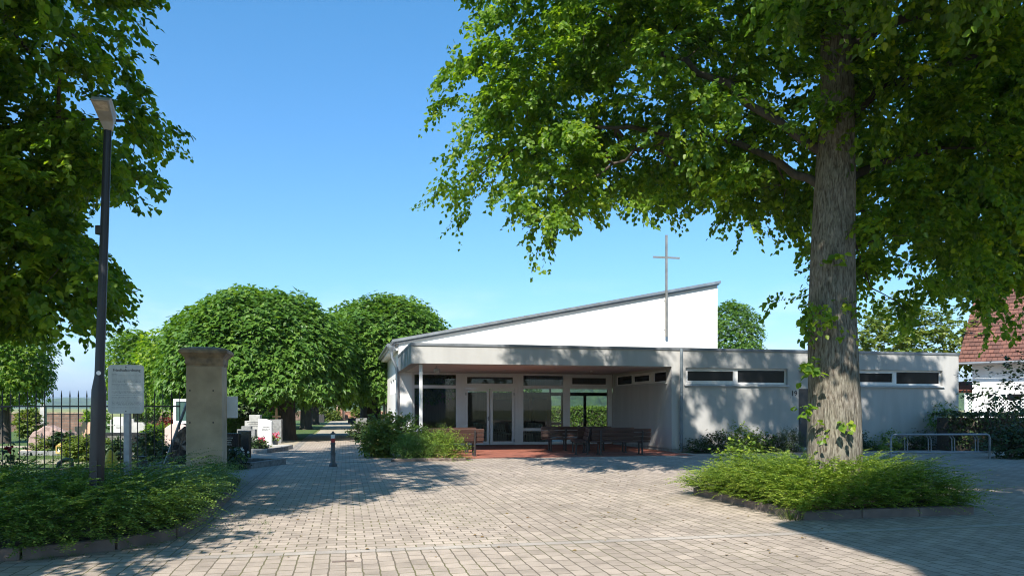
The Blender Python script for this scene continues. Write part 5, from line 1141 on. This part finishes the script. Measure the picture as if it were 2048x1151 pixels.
def cross(name, label, px, D, h, w_, aw, th, m, az, rz=0, ins=False, base=True):
    g = thing(name, label, 'grave cross', at(px, D), rz); b = MB(); p = aw / 2
    b.prism([(-p, 0), (p, 0), (p, az - p), (w_ / 2, az - p), (w_ / 2, az + p), (p, az + p), (p, h), (-p, h), (-p, az + p), (-w_ / 2, az + p), (-w_ / 2, az - p), (-p, az - p)], -th / 2, th / 2); s = b.build('cross_body', m, g, bevel=.012)
    if base: b = MB(); b.box(-w_ * .45, w_ * .45, -th, th, 0, .12); b.build('plinth', m, g, bevel=.01)
    if ins: inscription(s, -w_ * .42, w_ * .42, az + p * .8, 3, -th / 2 - .001, M_letters, 3, .045); inscription(s, -p * .8, p * .8, az - p * 1.2, 3, -th / 2 - .001, M_letters, 6, .04)
    return g
cross('stone_cross', 'thick grey stone cross with raised lettering beside the path', 494, 29.0, .90, .70, .36, .22, M_grey, .60, 0, True)
cross('stone_cross', 'larger pale stone cross with wavy arms behind the grey lettered cross', 511, 30.6, 1.32, .80, .44, .24, M_lightstone, .86, .0, True)
stone('white_gravestone', 'bright white marble gravestone with dark lettering beside the crosses', 531, 29.6, [(-.28, .0), (.26, .0), (.26, 1.08), (.05, 1.16), (-.28, 1.18)], .12, M_whitestone, (.75, .4, .06, M_lightstone), ins=(-.12, .2, .86, 3, -.062, M_letters, 9))
stone('rough_gravestone', 'grey hewn gravestone behind the white one, next to the maple trunk', 552, 34, rectp(.54, 0, 1.08), .18, M_grey, rough=.04)
stone('small_gravestone', 'small white gravestone with a dark emblem seen between the railing bars', 238, 37, rectp(.50, .0, 1.15), .12, M_whitestone, (.7, .3, .1, M_grey), ins=(-.15, .15, .75, 3, -.062, M_letters, 14))
cross('grave_cross', 'small pale cross on a dark grave left of the white stone', 222, 35, 1.05, .34, .07, .06, M_lightstone, .8, 0, False, False)
stone('light_gravestone', 'pale stone with slim columns behind the sign post', 264, 34, [(-.45, 0), (.62, 0), (.62, .80), (.50, .95), (.12, .95), (.10, 1.12), (-.12, 1.12), (-.14, .82), (-.45, .82)], .14, M_lightstone, (1.2, .4, .1, M_grey))
stone('peach_gravestone', 'peach coloured wide gravestone with ochre top left of the lamp post', 175, 36, [(-.55, 0), (.7, 0), (.7, .62), (.2, .62), (.2, .92), (-.2, .92), (-.2, .72), (-.55, .72)], .2, M_peach, (1.5, .5, .08, M_ochre))
stone('ochre_gravestone', 'low ochre framed grave slab right of the sign post', 312, 33, [(-.45, 0), (.5, 0), (.5, .55), (.25, .55), (.25, .75), (.05, .75), (.05, .45), (-.45, .45)], .2, M_ochre)
stone('pink_gravestone', 'pale pink rounded gravestone behind the slanting strut', 352, 26, [(-.36, 0), (.42, 0), (.42, .95), (.2, 1.05), (-.15, 1.04), (-.36, .9)], .16, pmat('pale_pink_stone', (.58, .44, .40), (.5, .38, .34), scale=4, rough=.8, bump=.2))
nb_ = thing('notice_cabinet', 'white framed notice cabinet with dark green panel left of the gate pillar', 'notice board', at(367, 29), .1); b = MB()
b.box(-.36, -.26, -.05, .05, 0, 1.95); b.box(.26, .36, -.05, .05, 0, 1.95); b.box(-.26, .26, -.05, .05, 1.85, 1.95); b.box(-.26, .26, -.05, .05, 1.0, 1.1); b.build('frame', M_white, nb_)
b = MB(); b.box(-.26, .26, -.02, .02, 1.1, 1.85); b.build('panel', pmat('dark_green', (.03, .07, .06), (.05, .1, .085), rough=.3), nb_)
stone('obelisk_gravestone', 'slender rounded pillar gravestone by the yellow-green bush', 87, 44, [(-.13, 0), (.13, 0), (.12, 1.72), (.06, 1.84), (-.06, 1.84), (-.12, 1.72)], .26, M_lightstone, (.5, .5, .25, M_grey))
mo = thing('monument', 'red sandstone memorial with pointed top closing the far end of the path', 'monument', at(679, 96)); b = MB()
b.box(-.75, .75, -.6, .6, 0, .15); b.box(-.6, .6, -.5, .5, .15, .35); b.box(-.45, .45, -.38, .38, .35, 1.45); b.build('shaft', M_redsand, mo); b = MB(); b.box(-.6, .6, -.5, .5, 1.45, 1.6); b.lathe([(.5, 1.6), (.42, 1.9), (.18, 2.3), (.03, 2.5)], 4); b.build('cap', M_sandtop, mo)
for i, (px0, px1, D, h, m, lab) in enumerate(((-140, 172, 50.5, 1.22, M_wallstone, 'old reddish stone cemetery wall at the left beyond the graves'), (268, 400, 52, 1.22, M_wallstone, 'stretch of old stone cemetery wall behind the sign post'), (560, 690, 99, 1.15, M_wallstone, 'dark stretch of far cemetery wall left of the memorial'), (690, 790, 100, 1.1, M_redsand, 'sunlit red sandstone wall right of the far memorial'))):
    p0, p1 = at(px0, D), at(px1, D); o = thing('cemetery_wall', lab, 'wall', p0); b = MB(); Ln = p1.x - p0.x
    b.box(0, Ln, -.2, .2, 0, h); b.build('wall_body', m, o); b = MB(); b.box(-.02, Ln + .02, -.25, .25, h, h + .09); b.build('coping', M_sandtop, o)
def grave_border(label, px, D, w_, d_, rz, m=M_grey):
    g = thing('grave_border', label, 'grave', at(px, D), rz)
    for a in ((-w_ / 2, w_ / 2, -.06, .06), (-w_ / 2, w_ / 2, d_ - .06, d_ + .06), (-w_ / 2 - .0, -w_ / 2 + .1, .06, d_ - .06), (w_ / 2 - .1, w_ / 2, .06, d_ - .06)):
        b = MB(); b.box(a[0], a[1], a[2], a[3], 0, .16); b.build('edging_stone', m, g, bevel=.01)
    b = MB(); b.box(-w_ / 2 + .1, w_ / 2 - .1, .06, d_ - .06, 0, .10); b.build('soil', M_soil, g); return g
grave_border('grey granite edged grave with dark planting right of the gate pillar', 468, 20.0, 1.1, 1.6, -.25)
grave_border('grey stone edged grave in front of the lettered cross', 500, 26.5, 1.3, 1.8, -.1)
grave_border('pale edged grave with pink flowers at the white gravestone', 537, 28.2, 1.0, 1.2, -.05, M_lightstone)
grave_border('granite edged grave bed in front of the pink boulder', 110, 25.2, 2.3, 1.2, 0)
grave_border('dark edged grave bed in front of the tall curved gravestone', 335, 18.9, 1.3, 1.4, .1)
def bush(label, px, D, rx, rz_, mat, seed, n=160, size=.10, name='grave_bush'): return shrub(name, label, 'shrub', at(px, D), [(0, 0, rz_, rx, rx * .8, rz_)], n, 10, size, mat, seed, .2, .1, 3)
bush('yellow-green round bush before the stone wall at the left', 58, 40, .62, .72, LF_light, 101, 300, .12)
bush('clipped bright green ball bush left of the lamp post behind the railing', 160, 22.5, .36, .32, LF_light, 102, 260, .07)
bush('light green bush right of the lamp post behind the railing', 200, 22.8, .4, .3, LF_light, 103, 240, .07)
bush('small bush growing against the right side of the pink boulder', 128, 25.8, .3, .33, LF_dark, 104, 130)
bush('yellowish low bush at the foot of the pink boulder', 86, 25.9, .32, .22, LF_light, 105, 100, .08)
bush('dark green dome shaped bush right of the sign post', 302, 22, .35, .42, LF_dark, 106, 220, .07)
bush('low dark bush beside the dome shaped bush', 325, 21.5, .4, .22, LF_dark, 107, 150, .07)
bush('loose green bush behind the railing near the strut', 318, 31, .6, .42, LF_lime, 108, 220)
bush('copper leaved bush left of the pink gravestone', 338, 33, .45, .5, LF_red, 109, 160)
bush('dark low shrub beneath the long black gravestone', 232, 22.5, .55, .26, LF_dark, 110, 200, .08)
bush('round yellow-green bush between the pillar and the crosses', 484, 37, .62, .5, LF_light, 111, 260)
bush('loose bush with reddish tints right behind the gate pillar', 456, 40, .7, .75, LF_lime, 112, 260)
bush('silvery green low conifer behind the white gravestone', 540, 43, .9, .55, LF_lime, 113, 220)
bush('dark creeping juniper on the grave before the lettered cross', 496, 27.4, .55, .20, LF_dark, 114, 200, .07)
bush('dark planting in front of the black gravestone by the pillar', 452, 19.6, .4, .24, LF_dark, 115, 150, .07)
bush('green bush at the far wall left of the memorial', 668, 94, .9, .6, LF_light, 116, 160, .2)
bush('broad green bush at the far end on the right of the memorial', 722, 92, 1.2, .9, LF_light, 117, 200, .2)
bush('yellowish shrub at the far end between the avenue trunks', 640, 90, 1.2, .8, LF_light, 118, 200, .2)
bush('dark clipped shrub right of the path before the right hand maple', 742, 36, 1.0, .45, LF_dark, 119, 320, .1)
bush('dark shrub behind the cabinet and the railing', 300, 45, 1.1, .6, LF_dark, 120, 200)
bush('green bush left of the lamp post far behind the railing', 192, 46, .8, .8, LF_lime, 121, 220, .12)
stone('wide_gravestone', 'wide pale grey gravestone at the right of the path by the maple trunk', 729, 50, [(-.6, 0), (.7, 0), (.7, .85), (.6, .95), (-.55, .9)], .25, M_grey)
stone('dark_gravestone', 'dark low gravestone left of the far path', 642, 82, rectp(.7, 0, .9), .25, M_iron)
stone('dark_gravestone', 'dark small gravestone right of the far path', 705, 78, rectp(.9, 0, .55), .25, M_iron)
ws = thing('wayside_cross', 'small wooden cross with a pitched roof beside the maple trunk', 'grave cross', at(553, 36)); b = MB(); b.box(-.05, .05, -.04, .04, 0, 1.6); b.box(-.2, .2, -.03, .03, 1.15, 1.23); b.build('timber', M_peach, ws); b = MB(); b.obox(Vector((-.17, 0, 1.62)), .5, .3, .03, 0, 0, R(-45)); b.obox(Vector((.17, 0, 1.62)), .5, .3, .03, 0, 0, R(45)); b.build('roof', M_wood, ws)
def flowers(label, px, D, z, n, spread, mat, seed):
    g = thing('grave_flowers', label, 'flowers', at(px, D, 0)); r = np.random.default_rng(seed)
    P = np.stack([r.normal(size=n) * spread, r.normal(size=n) * spread, z + r.random(n) * .2], 1); scatter('petals', P, unit(r.normal(size=(n, 3))), unit(r.normal(size=(n, 3)) + np.array([0, -.5, .6])), np.full(n, .07), r.random(n), 'leaf', mat, g)
    P = np.stack([r.normal(size=n) * spread * 1.2, r.normal(size=n) * spread, z - .15 + r.random(n) * .2], 1); scatter('foliage', P, unit(r.normal(size=(n, 3))), unit(r.normal(size=(n, 3)) + np.array([0, 0, .8])), np.full(n, .09), r.random(n), 'leaf', LF_lime, g)
    b = MB(); b.lathe([(.08, 0), (.12, .18), (.13, max(.2, z - .1))], 12); b.build('pot', M_grey, g, smooth=True)
flowers('pink flowers at the foot of the white gravestone', 524, 28.0, .30, 60, .10, LF_ppink, 1)
flowers('pink and pale flowers in a pot before the rough grey gravestone', 551, 31.5, .35, 50, .10, LF_ppink, 2)
flowers('white and green flower bowl on the grave right of the pillar', 477, 20.8, .28, 50, .12, LF_pwhite, 3)
flowers('orange red flowers in front of the pale stone behind the sign post', 268, 32, .35, 30, .08, LF_pyel, 4)
# red rose at the very left
rz_ = thing('rose_bush', 'rose stems with one dark red bloom at the left end of the railing', 'rose', at(18, 15.4)); r = np.random.default_rng(77)
P, D = crown_pts(r, [(0, 0, .55, .32, .2, .3)], 40); A = sprays(r, P, D, .25, 8, .06); scatter('foliage', *A, 'leaf', LF_dark, rz_)
P = np.array([.06, -.1, .76]) + r.normal(size=(40, 3)) * .03; scatter('bloom', P, unit(r.normal(size=(40, 3))), unit(r.normal(size=(40, 3))), np.full(40, .06), r.random(40), 'leaf', LF_pred, rz_)
b = MB()
for k in range(5): b.tube([(r.normal() * .05, 0, 0), (r.normal() * .2, 0, .7)], .007, 5)
b.build('stems', M_twig, rz_)
# grave lantern, pale boulder, bent pipe, yellow cover, dark vase
ln = thing('grave_lantern', 'small bronze grave lantern in front of the pink boulder', 'lantern', at(120, 24.9)); b = MB()
b.box(-.09, .09, -.09, .09, .10, .14)
for x in (-.075, .075):
    for y in (-.075, .075): b.box(x - .012, x + .012, y - .012, y + .012, .14, .34)
b.lathe([(.13, .34), (.06, .40), (.02, .43)], 4); b.build('housing', M_ochre, ln); b = MB(); b.lathe([(.05, .14), (.05, .26)], 12); b.build('candle', M_white, ln)
b = MB(); b.lathe([(.10, 0), (.18, .05), (.19, .11), (.12, .18), (.02, .2)], 14); o = b.build('pale_boulder', M_peach, smooth=True, loc=at(52, 25.4)); o.scale = (1.3, .8, 1); props(o, 'smooth pale rounded stone lying left of the pink boulder', 'stone')
b = MB(); b.tube([(0, 0, 0), (0, 0, .12), (.04, 0, .26), (.16, 0, .34), (.34, 0, .36), (.36, 0, .30), (.36, 0, .02)], [.05, .045, .05, .045, .04, .035, .035], 8); props(b.build('bent_pipe', M_iron, smooth=True, loc=at(115, 18.2)), 'black bent water pipe behind the railing left of the lamp post', 'pipe')
yc = thing('yellow_hood', 'bright yellow pointed plastic hood standing behind the railing between lamp and sign', 'plastic cover', at(221, 18.0)); b = MB()
b.lathe([(.21, 0), (.205, .08), (.17, .25), (.10, .48), (.05, .58), (.01, .61)], 16); b.build('hood', M_yellow, yc, smooth=True); b = MB(); b.lathe([(.215, .0), (.22, .02), (.215, .04)], 16); b.build('rim', M_yellow, yc, smooth=True)
b = MB(); b.lathe([(.09, 0), (.12, .1), (.13, .3), (.08, .42), (.10, .46), (.09, .47)], 14); props(b.build('grave_vase', M_iron, smooth=True, loc=at(285, 17.6)), 'dark rounded vase standing behind the railing right of the sign post', 'vase')

# short grass in the nearer cemetery lawn
r = np.random.default_rng(91); n = 26000
T_ = r.uniform(-13, -6, n); D_ = -9.2 + 26 * r.random(n) ** 1.3
Pg = np.array([O0.x, O0.y, 0]) + T_[:, None] * np.array(U) + D_[:, None] * np.array(V); Pg = Pg[(Pg[:, 0] / Pg[:, 1] > -.72)]; n = len(Pg)
keepg = wob(Pg, .8, 2) > -.25; Pg = Pg[keepg]; n = len(Pg)
props(scatter('grass', Pg, np.stack([r.normal(size=n) * .4, r.normal(size=n) * .4, np.ones(n)], 1), np.stack([r.normal(size=n), r.normal(size=n), np.full(n, .1)], 1), r.uniform(.06, .15, n), r.random(n), 'blade', LF_grass), kind='stuff')
# fallen leaves and bits on the court
r = np.random.default_rng(93); n = 420
x = r.uniform(-3.4, 4.4, n); y = r.uniform(8, 22, n); P = np.stack([x, y, np.full(n, .008)], 1)
props(scatter('fallen_leaves', P, np.stack([r.normal(size=n), r.normal(size=n), r.random(n) * .1], 1), np.tile([0.01, 0, 1.], (n, 1)) + r.normal(size=(n, 3)) * .15, r.uniform(.018, .055, n), r.random(n), 'leaf', leafmat('dry_leaf', [(0, (.16, .09, .04)), (1, (.24, .18, .06))], (1.2, 1.2, 1), .1)), kind='stuff')
props(MB().box(-.11, .11, -.025, .025, 0, .006).build('drain_cover', M_kerb, loc=at(686, 7.82, .003), rz=ROT), 'small rusty metal cover set in the paving at the front', 'cover')

# ------------------------------------------------------------------ thin summer haze over the plain
hm = bpy.data.materials.new('haze'); hm.use_nodes = True; ht = hm.node_tree; ht.nodes.clear()
ho_ = ht.nodes.new('ShaderNodeOutputMaterial'); hp = ht.nodes.new('ShaderNodeVolumePrincipled'); hp.inputs['Density'].default_value = 0.00016
hp.inputs['Color'].default_value = (0.66, 0.80, 0.95, 1); hp.inputs['Anisotropy'].default_value = 0.2; ht.links.new(hp.outputs['Volume'], ho_.inputs['Volume'])
props(MB().box(-9500, 9500, -500, 12500, -1.6, 260).build('haze', hm), kind='stuff')

# weeds that have taken hold in the joints along the kerbs
r = np.random.default_rng(95); seg = [((-6.4, 7.42), (-5.15, 7.78)), ((-5.15, 7.78), (-4.36, 8.42)), ((-4.36, 8.42), (-4.0, 9.2)), ((-4.0, 9.2), (-4.6, 12.6)), ((4.05, 10.75), (3.34, 13.9)), ((-3.3, 8.9), (-4.5, 14.0)), ((-2.9, 8.6), (-3.4, 10.6))]; Pw = []
for p0, p1 in seg:
    for k in range(9):
        f = r.random(); q = np.array(p0) + (np.array(p1) - np.array(p0)) * f + r.normal(size=2) * .05
        for j in range(r.integers(5, 16)): Pw.append((q[0] + r.normal() * .03, q[1] + r.normal() * .03, .004))
Pw = np.array(Pw); n = len(Pw)
props(scatter('joint_weeds', Pw, np.stack([r.normal(size=n) * .9, r.normal(size=n) * .9, np.ones(n)], 1), np.stack([r.normal(size=n), r.normal(size=n), np.full(n, .2)], 1), r.uniform(.02, .075, n), r.random(n) * .7, 'blade', LF_grass), kind='stuff')
